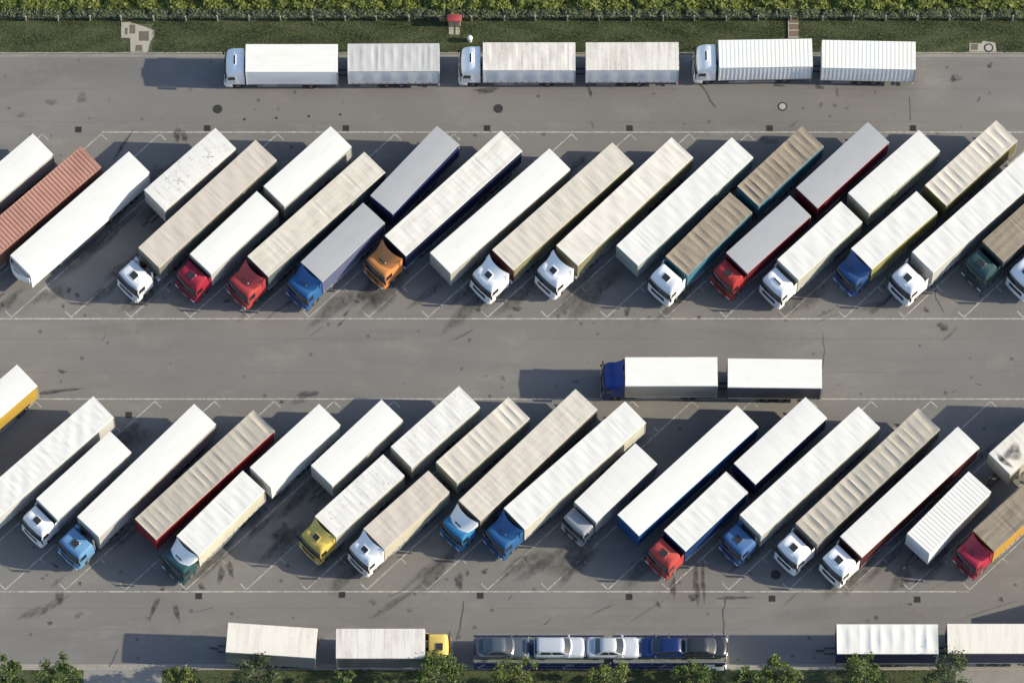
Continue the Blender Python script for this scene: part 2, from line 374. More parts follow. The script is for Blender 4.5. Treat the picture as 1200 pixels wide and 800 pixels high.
for i in range(14):           # tyre scuffs turning out of the bays
    v = random.choice([random.uniform(360, 395), random.uniform(680, 720)])
    stain(at(random.uniform(0, 1200), v), random.uniform(.8, 2.6), random.uniform(.06, .14), random.uniform(.3, .8), ST_SOFT)
for i in range(130):          # grimy tracks along the bays, thickened to paint in deeper shade between trucks
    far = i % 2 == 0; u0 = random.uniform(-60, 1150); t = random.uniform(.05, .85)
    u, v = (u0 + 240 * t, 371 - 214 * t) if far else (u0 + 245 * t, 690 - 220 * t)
    stain(at(u, v), random.uniform(1.4, 3.6), random.uniform(.35, 1.1), R(44.5) + random.uniform(-.1, .1), ST_BAY_SHADE)
CRACK = pb('crack_sealant', (.08, .077, .074), .6)
def crack(pts, wd=.07):
    P = [at(*p) for p in pts]; Q = [P[0]]
    for a, c in zip(P, P[1:]):
        n = max(2, int((c - a).length / .5))
        for i in range(1, n + 1):
            Q.append(a.lerp(c, i / n) + Vector((random.uniform(-.09, .09), random.uniform(-.09, .09), 0)))
    L, Rr = [], []
    for i, p in enumerate(Q):
        d = (Q[min(i + 1, len(Q) - 1)] - Q[max(i - 1, 0)]).normalized(); s = Vector((-d.y, d.x, 0)) * wd * random.uniform(.3, .8)
        L.append((p.x + s.x, p.y + s.y, .012)); Rr.append((p.x - s.x, p.y - s.y, .012))
    part('pavement_crack', lambda: MB().grid([Rr, L]), CRACK, LOT)
crack([(850, 701), (847, 715), (849, 730), (848, 746)], .1)
crack([(543, 704), (540, 728), (535, 750)], .09)
crack([(818, 97), (824, 103), (829, 110), (838, 126)], .12)
crack([(956, 98), (962, 103), (965, 104)], .12)
crack([(1095, 330), (1097, 350), (1106, 366)], .07)
crack([(1066, 114), (1068, 140)], .05)
crack([(965, 392), (966, 410), (964, 440)], .04)
crack([(128, 780), (134, 768), (139, 760)], .08)
# long paving seams
SEAM = pb('paving_seam', (.135, .131, .126), .9)
for v in (104, 143, 397, 436, 712, 737):
    for i in range(4):
        a = -60 + i * 330 + random.uniform(-40, 40)
        strip(at(a, v), at(a + random.uniform(150, 320), v + random.uniform(-.4, .4)), .05, .0035, 'paving_seam', SEAM)

# ------------------------------------------------------------------ trailers and boxes
H0 = 4.0; W0 = 2.52; ZB = 1.12
def mat_roof(kind, seed):
    """(base, dirt, amount, across, along, fine, blot)"""
    t = dict(clean=((251, 250, 245), (212, 208, 200), .3, .5, 3., .3, 0), white=((246, 245, 241), (190, 184, 172), .35, 2.2, .35, .35, .12),
             cream=((240, 235, 225), (184, 175, 160), .6, 2.4, .3, .4, .15), beige=((222, 215, 202), (176, 166, 151), .7, 2.6, .28, .4, .1),
             tan=((194, 187, 174), (142, 134, 120), .8, 3.0, .25, .4, .1), brown=((168, 155, 136), (100, 90, 78), .95, 3.2, .22, .4, .1),
             taupe=((213, 203, 191), (180, 168, 155), .55, 2.4, .3, .3, .06), grey=((186, 187, 190), (168, 168, 170), .5, .6, 1.2, .2, 0),
             greytarp=((205, 205, 204), (165, 164, 162), .7, 2.8, .25, .4, 0), streakw=((249, 246, 239), (190, 180, 160), .7, .2, 3.2, .35, .05), streak=((226, 220, 206), (176, 166, 148), .8, .22, 3.2, .4, .1),
             browns=((160, 148, 130), (98, 88, 76), .95, .22, 3.2, .4, .1), stain=((244, 240, 234), (172, 156, 140), .95, 2.6, .22, .3, .12),
             speck=((247, 245, 240), (140, 132, 118), .35, 3, .5, .5, .75), rust=((190, 142, 126), (142, 98, 84), .7, .6, .6, .5, .1))[kind]
    k = .74 if kind in ('clean', 'white', 'speck', 'stain', 'grey', 'streakw') else .80
    return dirty('roof_%s_%d' % (kind, seed), [c * k for c in lin(t[0])], [c * k for c in lin(t[1])], t[2], t[3], t[4], t[5], (seed * 37) % 101 / 7.0, blot=t[6], lines=dict(clean=.10, white=.3, grey=.05, rust=0).get(kind, .4), bow=.55 + (seed * 13 % 10) * .035)

def roof_mesh(L, W, H, style, seed, bow=.66, flatter=False):
    rd = random.Random(seed); hw = W / 2; m = MB()
    xs = []; zf = None
    if style == 'corr':
        dp = .032 if L > 9 else .014; per = .34; n = max(4, round((L - .3) / per)); per = (L - .3) / n; xs = [0.0, .12]; zz = [0, 0]
        for i in range(n):
            b = .15 + i * per
            for t, h in ((.0, -dp), (.32, -dp), (.45, 0.), (.87, 0.)): xs.append(b + t * per); zz.append(h)
        xs += [L - .12, L]; zz += [0, 0]
        ys = [-hw, -hw + .1, hw - .1, hw]
        rows = [[(-x, y, H + (h if abs(y) < hw - .05 else 0)) for y in ys] for x, h in zip(xs, zz)]
    elif style == 'flat':
        nx, ny = max(6, int(L / .6)), 6; ys = [-hw + W * j / ny for j in range(ny + 1)]
        rows = [[(-L * i / nx, y, H + .035 * (1 - (2 * y / W) ** 2) + rd.uniform(-.003, .003)) for y in ys] for i in range(nx + 1)]
    else:
        amp = dict(tarp=.016, ribbed=.058, long=.010, bumpy=.022)[style] * (.65 if flatter else 1)
        nb = max(5, round(L / bow)); ny = 12; sub = 6
        sag = [amp * rd.choice((.25, .5, .9, 1.1, 1.7)) * rd.uniform(.7, 1.2) for _ in range(nb)]; tilt = [rd.uniform(-.35, .35) for _ in range(nb)]
        ph = [rd.uniform(0, 6.28) for _ in range(6)]; big = rd.uniform(.45, 1.25) if style != 'ribbed' else rd.uniform(.85, 1.1); sag = [a_ * big for a_ in sag]
        st_ = [(rd.choice((.55, .9, 1, 1, 1.15, 1.7)) if style != 'ribbed' else 1) * rd.uniform(.85, 1.15) for _ in range(nb)]; tot = sum(st_); xb = [0.0]
        for a_ in st_: xb.append(xb[-1] + a_ * L / tot)
        rows = []
        for k in range(nb):
            for q in range(sub + (k == nb - 1)):
                t = q / sub; x = xb[k] + (xb[k + 1] - xb[k]) * t; r = []
                for j in range(ny + 1):
                    yn = -1 + 2 * j / ny; e = 1 - yn ** 4
                    sh = max(0.0, 1 - (2 * t - 1 - tilt[k] * .5 * (1 - abs(2 * t - 1))) ** 2)
                    z = H - sag[k] * sh * e
                    z += .008 * sin(3.1 * x + 2.3 * yn + ph[0]) * e + .006 * sin(5.3 * x - 3.7 * yn + ph[1]) * e
                    if style == 'long': z += .018 * (abs(sin(yn * 2 * pi)) - .6) * e
                    if style == 'bumpy': z += .014 * sin(4.2 * x + 5 * yn + ph[2]) * e * (.5 + .5 * sin(.9 * x + ph[3])) + .008 * sin(9 * x - 6 * yn + ph[4]) * e
                    if q == 0: z += (.012 if style == 'ribbed' else .006) * e
                    r.append((-x, yn * hw, z))
                rows.append(r)
    rows = [list(reversed(r)) for r in rows]           # upward faces: x decreasing, y decreasing
    lip = .13; o = .012
    edge = [[(p[0], p[1], p[2]) for p in r] for r in rows]
    for r in edge:
        r.insert(0, (r[0][0], hw + o, H - lip)); r.append((r[-1][0], -hw - o, H - lip))
    f = [(o, p[1], H - lip) for p in edge[0]]; b = [(-L - o, p[1], H - lip) for p in edge[-1]]
    m.grid([list(reversed(q)) for q in [f] + edge + [b]])
    m.f = [tuple(reversed(q)) for q in m.f] if False else m.f
    return m

def side_mesh(L, W, H, zb, s, style, seed):
    rd = random.Random(seed + 5); hw = W / 2; z1 = H - .12; rows = []
    if style == 'corr':
        per = .34; n = round((L - .3) / per); per = (L - .3) / n; xs = [(0.0, 0), (.12, 0)]
        for i in range(n):
            b = .15 + i * per
            for t, h in ((0, -.024), (.32, -.024), (.45, 0), (.87, 0)): xs.append((b + t * per, h))
        xs += [(L - .12, 0), (L, 0)]; zs = [zb, zb + .12, z1 - .1, z1]
        for x, h in xs: rows.append([(-x, s * (hw + (h if 0 < k < 3 else 0)), z) for k, z in enumerate(zs)])
    else:
        n = max(4, int(L / .35)); ph = rd.uniform(0, 6)
        for i in range(n + 1):
            x = L * i / n; r = []
            for k in range(6):
                t = k / 5; e = sin(pi * t) * (1 if 0 < i < n else 0)
                r.append((-x, s * (hw + (.018 * sin(x * 4.1 + ph) * e + .012 * sin(x * 9.7) * e if style == 'soft' else 0)), zb + (z1 - zb) * t))
            rows.append(r)
    return MB().sheet(rows if s > 0 else [list(reversed(r)) for r in rows], (0, -s * .03, 0))

def wheel_at(par, x, y, s, r=.5, wd=.3, dual=False):
    key = 'wheel%.2f%.2f' % (r, wd)
    prof = [(r * .52, -wd / 2 + .03), (r * .80, -wd / 2), (r * .95, -wd / 2 + .02), (r, -wd / 2 + .07), (r, wd / 2 - .07), (r * .95, wd / 2 - .02), (r * .80, wd / 2), (r * .52, wd / 2 - .03)]
    o = part('wheel', lambda: MB().lathe(prof, 24), RUB, par, key, (x, y, r), (0, 0, 0 if s > 0 else pi), 40)
    q = wd / 2
    rp = [(r * .53, q - .06), (r * .5, q - .02), (r * .4, q - .09), (r * .22, q - .10), (r * .2, q - .02), (r * .1, q)]
    part('rim', lambda: MB().lathe(rp, 16), RIM, o, 'rim' + key, (0, 0, 0), (0, 0, 0), 40)
    return o

def body(par, L, W, H, roof_mat, style, side_mat, front_mat=None, sstyle='soft', zb=ZB, seed=0, rail=None, bow=.66, rear=None, straps=True, door_open=False):
    """box body from x=0 (front) back to x=-L"""
    hw = W / 2; rm = rail or ALU
    part('roof', lambda: roof_mesh(L, W, H, style, seed, bow, 'white' in roof_mat.name or 'speck' in roof_mat.name), roof_mat, par, smooth=None if style == 'corr' else 35)
    for s in (1, -1):
        nm = 'side_curtain' if sstyle == 'soft' else 'side_panel'
        p = part(nm, lambda: side_mesh(L, W, H, zb + .14, s, sstyle, seed + s), side_mat, par, smooth=30)
        part('bottom_rail', lambda: MB().box(-L, 0, s * hw - .05, s * hw + .012, zb, zb + .135), rm, par)
        if straps and sstyle == 'soft':
            def st():
                m = MB(); n = int(L / .62)
                for i in range(n):
                    x = -.35 - i * (L - .6) / n
                    m.box(x - .02, x + .02, *sorted((s * (hw + .022), s * (hw + .032))), zb - .06, zb + .42)
                return m
            stuff(part('curtain_straps', st, STEEL, p, 'straps%.1f%d%.2f%.2f' % (L, s, zb, W)))
    fm = front_mat or side_mat
    part('front_wall', lambda: MB().rbox(-.05, .012, -hw + .02, hw - .02, zb, H - .13, .02, 2), fm, par)
    if style == 'corr' or True:
        for s in (1, -1):
            part('corner_post', lambda: MB().box(-.1, .02, *sorted((s * (hw - .1), s * (hw + .018))), zb, H - .132), fm, par, 'fpost%.2f%.2f%.2f%d' % (W, H, zb, s))
            part('rear_post', lambda: MB().box(-L - .018, -L + .1, *sorted((s * (hw - .1), s * (hw + .018))), zb, H - .132), rm, par, 'rpost%.2f%.2f%.2f%.2f%d' % (L, W, H, zb, s))
            d = part('rear_door', lambda: MB().box(-L - .012, -L + .03, *sorted((s * .01, s * (hw - .1))), zb + .12, H - .14), rear or side_mat, par, 'rdoor%.2f%.2f%.2f%.2f%d' % (L, W, H, zb, s))
            for yy in (.35, .85):
                part('lock_rod', lambda: MB().cyl((-L - .03, s * yy, zb + .15), (-L - .03, s * yy, H - .2), .017, 6), GALV, d, 'rod%.2f%.2f%.2f%.2f%d' % (L, H, zb, yy, s))
    part('floor', lambda: MB().box(-L + .01, -.01, -hw + .06, hw - .06, zb - .02, zb + .1), STEEL, par)

def running_gear(par, L, axles, zb=ZB, legs=True, x0=None, guard=True):
    part('chassis', lambda: [m := MB(), [m.box(-L + .05, -.35 if x0 is None else x0, s * .45 - .07, s * .45 + .07, zb - .38, zb - .022) for s in (1, -1)],
                             [m.box(-i - .05, -i + .05, -1.1, 1.1, zb - .14, zb - .024) for i in np.arange(.8, L - .2, 1.3)]][0], STEEL, par)
    for x in axles:
        part('axle', lambda: MB().cyl((0, -1.0, .5), (0, 1.0, .5), .07, 8), STEEL, par, 'axle', (x, 0, 0), smooth=40)
        for s in (1, -1):
            wheel_at(par, x, s * 1.03, s, .5, .36)
    for s in (1, -1):
        if legs: part('landing_leg', lambda: MB().box(-2.75, -2.6, s * .85 - .07, s * .85 + .07, .12, zb - .02).box(-2.85, -2.5, s * .85 - .15, s * .85 + .15, .04, .12), GALV, par, 'leg%d%.2f' % (s, zb))
        if guard:
            a, c = -3.1 if legs else -.9, max(axles) + .75
            if a - c > .6: part('side_guard', lambda: MB().box(c, a, s * 1.2 - .02, s * 1.2 + .02, .45, .55).box(c, a, s * 1.2 - .02, s * 1.2 + .02, .72, .82), GALV, par)
        part('tail_light', lambda: MB().rbox(-L - .06, -L + .02, s * .95 - .2, s * .95 + .2, .72, .86, .02, 1), LAMPR, par)
        part('mud_flap', lambda: MB().box(min(axles) - .72, min(axles) - .69, s * 1.03 - .2, s * 1.03 + .2, .25, .85), RUB, par)
    part('rear_bumper', lambda: MB().rbox(-L + .02, -L + .14, -1.2, 1.2, .48, .62, .02, 1), GALV, par)

# ------------------------------------------------------------------ cabs
def lv(levels, z):
    for a, c in zip(levels, levels[1:]):
        if a[0] <= z <= c[0]:
            t = (z - a[0]) / (c[0] - a[0]); return [z] + [a[i] + (c[i] - a[i]) * t for i in range(1, 7)]
    return list(levels[-1])

CAB_LEVELS = {   # z, x_front, x_rear, half width, front corner radius, rear corner radius, bow
    'low': [(1.02, 2.17, 0, 1.21, .2, .05, .08), (1.8, 2.19, 0, 1.225, .22, .05, .09), (1.98, 2.15, 0, 1.22, .24, .06, .10), (2.78, 1.93, .02, 1.17, .26, .08, .10),
            (2.93, 1.84, .04, 1.12, .27, .10, .09), (3.02, 1.68, .07, 1.05, .26, .12, .06), (3.06, 1.45, .12, .93, .24, .12, .03)],
    'mid': [(1.02, 2.17, 0, 1.21, .2, .05, .08), (1.8, 2.19, 0, 1.225, .22, .05, .09), (1.98, 2.15, 0, 1.22, .24, .06, .10), (2.78, 1.93, .02, 1.19, .26, .08, .10),
            (2.98, 1.86, .02, 1.16, .28, .08, .10), (3.22, 1.72, .04, 1.11, .30, .1, .09), (3.36, 1.45, .06, 1.05, .30, .12, .06), (3.43, 1.1, .12, .92, .28, .12, .03)],
    'high': [(1.02, 2.17, 0, 1.21, .2, .05, .08), (1.8, 2.19, 0, 1.225, .22, .05, .09), (1.98, 2.15, 0, 1.22, .24, .06, .10), (2.78, 1.95, .0, 1.20, .26, .08, .10),
             (2.98, 1.90, .0, 1.19, .30, .08, .11), (3.25, 1.74, .0, 1.15, .34, .1, .12), (3.48, 1.40, .0, 1.10, .36, .12, .10), (3.62, .95, .02, 1.04, .36, .14, .06), (3.70, .55, .06, .92, .22, .14, .02)],
}
def cab_roof_z(kind, x):
    pr = {'low': [(1.5, 3.05), (0, 3.06)], 'mid': [(1.7, 3.22), (1.45, 3.36), (1.1, 3.43), (0, 3.43)], 'high': [(1.74, 3.25), (1.4, 3.48), (.95, 3.62), (.55, 3.7), (0, 3.7)]}[kind]
    for (xa, za), (xb, zb_) in zip(pr, pr[1:]):
        if xb <= x <= xa: t = (xa - x) / (xa - xb); return za + (zb_ - za) * t
    return pr[0][1] if x > pr[0][0] else pr[-1][1]

def make_cab(par, kind, paint, hatch='square', deflector=None, defl_mat=None, fairing=True, visor=True, mirrors=True, stack=False, bumper_mat=None, top_mat=None, x=0.0, y=0.0, yaw=0.0, bar=False, sx=1.0):
    T = Matrix.Translation((x, y, 0)) @ Matrix.Rotation(yaw, 4, 'Z'); TS = T @ Matrix.Diagonal((sx, 1, 1, 1))
    def P(name, fn, mat, key=None, smooth=None, parent=None):
        o = part(name, fn, mat, parent or par, key, smooth=smooth)
        if parent is None: o.location = T.translation; o.rotation_euler = (0, 0, yaw); o.scale = (sx, 1, 1)
        return o
    LVS = CAB_LEVELS[kind]; k = kind
    cab = P('cab', lambda: MB().loft([ring(*q, na=5, nf=8) for q in LVS]), paint, 'cab' + k, 32)
    P('bumper', lambda: MB().loft([ring(z, xf, 1.32, hw, .25, .03, .1, 5, 8) for z, xf, hw in ((.36, 2.20, 1.19), (.42, 2.24, 1.22), (.95, 2.25, 1.235), (1.015, 2.20, 1.215))]), bumper_mat or paint, 'bumper', 30)
    e = .012
    def ws():
        rows = []
        N = 8 + 5 * 4 + 2 + 1; idx = list(range(len(ring(0, 1, 0, .5, .1, .1, 0, 5, 8)) - 3, len(ring(0, 1, 0, .5, .1, .1, 0, 5, 8)))) + list(range(0, 9 + 3))
        for z in (2.0, 2.2, 2.4, 2.6, 2.74):
            q = lv(LVS, z); q[1] += e; q[3] += e; q[4] += e
            rg = ring(*q, na=5, nf=8); rows.append([rg[i] for i in idx])
        return MB().grid(rows)
    P('windscreen', ws, GLASS, 'ws' + k, 60, cab)
    for s in (1, -1):
        def sw():
            rows = []
            for z in (2.02, 2.3, 2.66):
                q = lv(LVS, z); yy = s * (q[3] + e); t = (z - 2.02) / .64
                xa, xb = .98, 1.80 - .14 * t
                rows.append([(xa, yy, z), ((xa + xb) / 2, yy, z), (xb, yy, z)] if s < 0 else [(xb, yy, z), ((xa + xb) / 2, yy, z), (xa, yy, z)])
            return MB().grid(rows)
        P('side_window', sw, GLASS, 'sw%s%d' % (k, s), None, cab)
        P('door_handle', lambda: MB().rbox(1.0, 1.18, *sorted((s * 1.222, s * 1.25)), 1.72, 1.78, .01, 1), BLACK, 'dh%d' % s, None, cab)
        P('headlight', lambda: MB().rbox(2.12, 2.235, s * .92 - .2, s * .92 + .2, .68, .9, .03, 2), LAMPW, 'hl%d' % s)
        P('step', lambda: MB().rbox(1.34, 2.0, *sorted((s * 1.0, s * 1.238)), .36, .42, .01, 1), BLACK, 'st%d' % s)
        P('mudguard', lambda: MB().sheet([[(.78 + .62 * cos(a), yy, .5 + .6 * sin(a)) for yy in ((s * .85, s * 1.2) if s > 0 else (s * 1.2, s * .85))] for a in [pi * i / 10 for i in range(11)]], (0, 0, -.02)), BLACK, 'mg%d' % s, 40)
        if mirrors:
            mo = P('mirror', lambda: MB().rbox(1.98, 2.08, *sorted((s * 1.25, s * 1.46)), 1.95, 2.66, .04, 2), BLACK if s else BLACK, 'mi%d' % s, 30)
            part('mirror_arm', lambda: MB().cyl((1.9, s * 1.15, 2.76), (2.02, s * 1.35, 2.66), .025, 6).cyl((1.95, s * 1.18, 1.95), (2.02, s * 1.35, 2.0), .02, 6), BLACK, mo, 'ma%d' % s)
        wheel_at_T(par, T, .78 * sx, s * 1.03, s, .5, .32)
    P('front_mirror', lambda: MB().rbox(2.12, 2.3, -1.12, -.86, 2.62, 2.72, .03, 2), BLACK, 'fmirror')
    P('grille', lambda: MB().rbox(2.15, 2.215, -.72, .72, 1.1, 1.72, .02, 1), BLACK, 'grille')
    P('number_plate', lambda: MB().rbox(2.24, 2.262, -.26, .26, .5, .61, .008, 1), PLATE, 'plate')
    P('wipers', lambda: MB().cyl((2.17, -.6, 2.02), (2.13, .0, 2.1), .012, 5).cyl((2.17, .1, 2.02), (2.13, .7, 2.1), .012, 5), BLACK, 'wip', None, cab)
    if visor:
        P('sun_visor', lambda: MB().sheet([[(2.02 - .16 * (yy / 1.05) ** 2 + .12 * t, yy, 2.86 - .10 * t) for yy in np.linspace(-1.05, 1.05, 9)] for t in (0, 1)], (-.01, 0, -.02)), HATCH, 'visor', 40, cab)
    rz = lambda xx: cab_roof_z(kind, xx)
    if deflector != 'wedge' and hatch:
        hx = 1.05 if kind != 'high' else .98
        hl, hh = (.33, .32) if hatch == 'square' else (.10, .42)
        za, zb_ = rz(hx + hl), rz(hx - hl); sl = atan2(za - zb_, 2 * hl)
        hm = P('roof_hatch', lambda: MB().rbox(-hl - .05, hl + .05, -hh - .05, hh + .05, -.03, .03, .04, 2), paint, 'hf%s%s' % (k, hatch))
        hm.location = TS @ Vector((hx, 0, (za + zb_) / 2 + .03)); hm.rotation_euler = (0, -sl, yaw)
        part('hatch_glass', lambda: MB().rbox(-hl, hl, -hh, hh, .0, .05, .04, 2), HATCH, hm, 'hg%s' % hatch)
    if deflector == 'wedge':
        dm = defl_mat or paint; r0 = rz(1.25) - .02
        def dz(u): return r0 + .03 + (3.93 - r0) * (u ** 1.35)
        def xr(v): return -.02 - .34 * abs(v) ** 2.2
        def rows():
            out = []
            for i in range(9):
                u = i / 8; r = []
                for j in range(13):
                    v = 1 - 2 * j / 12; hw_ = .98 + .22 * u
                    xx = 1.38 - .18 * v * v + (xr(v) - (1.38 - .18 * v * v)) * u
                    crown = (.10 * (1 - u) + .16 * u) * (1 - abs(v) ** 3)
                    r.append((xx, v * hw_, dz(u) - .14 + crown))
                out.append(r)
            return out
        d = P('roof_deflector', lambda: MB().sheet([list(reversed(r)) for r in rows()], (0, 0, -.04)), dm, 'defl' + k, 40)
        for s in (1, -1):
            def sk():
                rr = rows(); c = [r[0] if s > 0 else r[-1] for r in rr]
                g = [[(p[0], p[1] + s * .002, p[2] - .005) for p in c], [(p[0], s * min(abs(p[1]) + .02, 1.2), min(p[2] - .02, max(2.9, p[2] - 1.0))) for p in c]]
                if s > 0: g = [list(reversed(r)) for r in g]
                return MB().sheet(g, (0, -s * .03, 0))
            P('deflector_cheek', sk, dm, 'cheek%s%d' % (k, s), 40)
        if hatch == 'square':
            fz = lambda u: dz(u) - .14 + (.10 * (1 - u) + .16 * u); fx = lambda u: 1.38 + (-.02 - 1.38) * u
            ua, ub = .06, .50; sl = atan2(fz(ua) - fz(ub), fx(ua) - fx(ub)); um = .28
            hm = P('roof_hatch', lambda: MB().rbox(-.36, .36, -.36, .36, -.06, .035, .05, 2), dm, 'hfw' + k)
            hm.location = TS @ Vector((fx(um), 0, (fz(ua) + fz(ub)) / 2 + .01)); hm.rotation_euler = (0, -sl, yaw)
            part('hatch_glass', lambda: MB().rbox(-.29, .29, -.29, .29, .0, .055, .05, 2), HATCH, hm, 'hgw')
        else: P('deflector_slot', lambda: MB().rbox(.86, 1.04, -.36, .36, dz(.28) - .1, dz(.28) + .02, .05, 2), HATCH, 'dslot' + k)
    if fairing:
        for s in (1, -1):
            zt = LVS[-2][0] + .05 if deflector != 'wedge' else 3.72
            def fr():
                rows = [[(.02 - .11 * j, s * (1.205 + .008 * j), z - .0 * j) for z in np.linspace(.95, zt - .05 * (3 - j) * (0 if deflector else 1), 5)] for j in range(4)]
                return MB().sheet(rows if s > 0 else [list(reversed(r)) for r in rows], (0, -s * .03, 0))
            P('side_fairing', fr, paint, 'fair%s%s%d' % (k, deflector, s), 40)
    if stack:
        P('air_intake', lambda: MB().rbox(-.42, -.08, -1.15, -.78, 1.0, 2.9, .06, 3), paint, 'stack', 30)
        P('air_tank', lambda: MB().cyl((-.3, -.5, 1.25), (-.3, .6, 1.25), .18, 12), GALV, 'airtank', 40)
        P('exhaust', lambda: MB().cyl((-.22, .95, 1.0), (-.22, .95, 3.2), .08, 10), GALV, 'exh', 40)
    if bar:
        P('lamp_bar', lambda: MB().cyl((1.6, -1.0, rz(1.5) + .1), (1.6, 1.0, rz(1.5) + .1), .03, 8), GALV, 'lbar' + k)
        for i in range(4):
            P('spot_lamp', lambda: MB().cyl((1.6, -.75 + i * .5, rz(1.5) + .2), (1.7, -.75 + i * .5, rz(1.5) + .2), .09, 10), LAMPW, 'sl%s%d' % (k, i))
    return T

def wheel_at_T(par, T, x, y, s, r, wd):
    p = T @ Vector((x, y, 0)); o = wheel_at(par, p.x, p.y, s, r, wd)
    o.rotation_euler.z += atan2(T[1][0], T[0][0]); return o

def tractor_frame(par, T, axle=(-2.75,), rear=-3.5):
    def P(name, fn, mat, key, smooth=None):
        o = part(name, fn, mat, par, key, smooth=smooth); o.location = T.translation; o.rotation_euler = (0, 0, atan2(T[1][0], T[0][0])); return o
    P('tractor_chassis', lambda: [m := MB(), [m.box(rear, 1.9, s * .42 - .05, s * .42 + .05, .72, 1.0) for s in (1, -1)], [m.box(q - .06, q + .06, -.4, .4, .74, .96) for q in (-.3, -1.5, rear + .1)]][0], STEEL, 'trf%.1f' % rear)
    for xx in axle:
        P('drive_axle', lambda: MB().cyl((xx, -.9, .5), (xx, .9, .5), .12, 10), STEEL, 'dax%.2f' % xx, 40)
        for s in (1, -1): wheel_at_T(par, T, xx, s * .94, s, .5, .58)
    P('fuel_tank', lambda: MB().rbox(-1.75, -.55, .62, 1.18, .42, .98, .12, 4), ALU, 'tank', 40)
    P('battery_box', lambda: MB().rbox(-1.5, -.55, -1.18, -.62, .45, .98, .04, 2), BLACK, 'batt')
    P('catwalk', lambda: MB().box(-1.9, -.1, -.37, .37, 1.0, 1.03), GALV, 'catw')
    for yy, mt in ((-.25, HOSER), (0.0, BLACK), (.25, HOSEB)):
        def hose():
            m = MB(); pts = [(-.02 - .7 * f, yy + .12 * sin(f * 7), 1.75 - .45 * sin(pi * f)) for f in np.linspace(0, 1, 9)]
            for a, c in zip(pts, pts[1:]): m.cyl(a, c, .022, 5)
            return m
        P('air_hose', hose, mt, 'hose%.2f' % yy)
    if rear > -4: P('fifth_wheel', lambda: MB().lathe([(.45, 1.02), (.45, 1.08), (.2, 1.09)], 18, 'z'), STEEL, 'fifth')

# ------------------------------------------------------------------ placing vehicles by two roof corners
def place(A, C, H=H0, W=W0, L=None, from_='A', flip=False):
    """A: front corner, C: rear corner of the roof edge farther from the viewer; returns origin, heading, length"""
    if A and C:
        a, c = at(*A, H), at(*C, H); d = (a - c); Lr = d.length; d = d.normalized()
        if L:
            mid = (a + c) / 2; a = mid + d * L / 2; Lr = L
    else:
        d = at(505, 296.5, H0) - at(645, 174.5, H0); d = d.normalized(); Lr = L
        a = at(*A, H) if A else at(*C, H) + d * L
    n = Vector((d.y, -d.x, 0))
    if n.y > 0: n = -n                                  # the roof lies to the viewer's side of the far edge
    o = a + n * W / 2
    return Vector((o.x, o.y, 0)), atan2(d.y, d.x), Lr

SIDES = {}
def side_mat(rgb):
    k = 'side_%d_%d_%d' % rgb
    g = sum(rgb) / 3; rgb = tuple(c * .84 + g * .16 for c in rgb); d = tuple(c * .72 + 10 for c in rgb)
    f = 1.0 if min(rgb) > 224 else .66
    return dirty(k, [c * f for c in lin(rgb)], [c * f for c in lin(d)], .55, .5, .5, .4, 2, .5, spec=.4)
def cab_paint(rgb):
    g = sum(rgb) / 3; q = lin(tuple(c * .82 + g * .18 for c in rgb))
    return pb('cab_%d_%d_%d' % rgb, [c * (.95 if min(rgb) > 180 else .78) for c in q], .5, coat=.0, spec=.35, var=.06, vscale=1.5)

SEED = [10]
def nxt(): SEED[0] += 7; return SEED[0]

def semi(label, A, C, roof, style, side, cab=None, L=None, gap=.62, front=None, sstyle='soft', H=H0, rail=None, bow=.66, group=None, lat=0.0, yaw=0.0, cabargs=None, kind='semi', W=W0, rear=None, extra=None):
    sd_ = nxt(); o, rz, Lr = place(A, C, H, W, L)
    small = Lr < 10.5
    cargs = dict(cabargs or {})
    if kind == 'trailer' or cab is None:
        name, cat = ('drawbar_trailer' if small else 'semi_trailer'), 'trailer'
    else:
        name, cat = ('box_truck' if small else 'semi_truck'), 'truck'
    t = thing(name, label, cat, o, rz, group)
    sm = side_mat(side); fm = side_mat(front) if front else sm
    body(t, Lr, W, H, mat_roof(roof, sd_), style, sm, fm, sstyle, seed=sd_, rail=rail, bow=bow, rear=rear)
    if cab is None:
        if small:
            running_gear(t, Lr, [-Lr * .5 + .62, -Lr * .5 - .62] if kind == 'trailer' else [-1.6, -Lr + 2.0], legs=False)
            part('drawbar', lambda: MB().box(-.3, .9, -.3, -.18, .55, .68).box(-.3, .9, .18, .3, .55, .68).box(.85, 1.6, -.08, .08, .56, .67), STEEL, t, 'drawbar')
        else: running_gear(t, Lr, [-Lr + 1.9, -Lr + 3.2, -Lr + 4.5])
    else:
        hue, kindc = cab
        cargs.setdefault('sx', .82 if small else .92)
        T = make_cab(t, kindc, cab_paint(hue), x=gap, y=lat, yaw=yaw, **cargs)
        if small:
            running_gear(t, Lr, [-Lr + 2.3], legs=False, x0=gap + 1.6)
            part('fuel_tank', lambda: MB().rbox(-2.6, -1.4, .62, 1.18, .42, .98, .12, 4), ALU, t, 'tankr', smooth=40)
        else:
            running_gear(t, Lr, [-Lr + 1.9, -Lr + 3.2, -Lr + 4.5]); tractor_frame(t, T, (-2.75,), -3.5)
    if extra: extra(t, Lr, W, H, sm)
    return t

W_, RED_, ORG_ = (232, 234, 236), (176, 30, 48), (226, 138, 66)
hi = dict(hatch='square', fairing=True)
wd = dict(deflector='wedge', fairing=True, hatch='slot')
wh = dict(deflector='wedge', fairing=True, hatch='square')
pl = dict(hatch='square', fairing=False, stack=True)
G1, G2 = 'trucks parked aslant in the far row', 'trucks parked aslant in the near row'

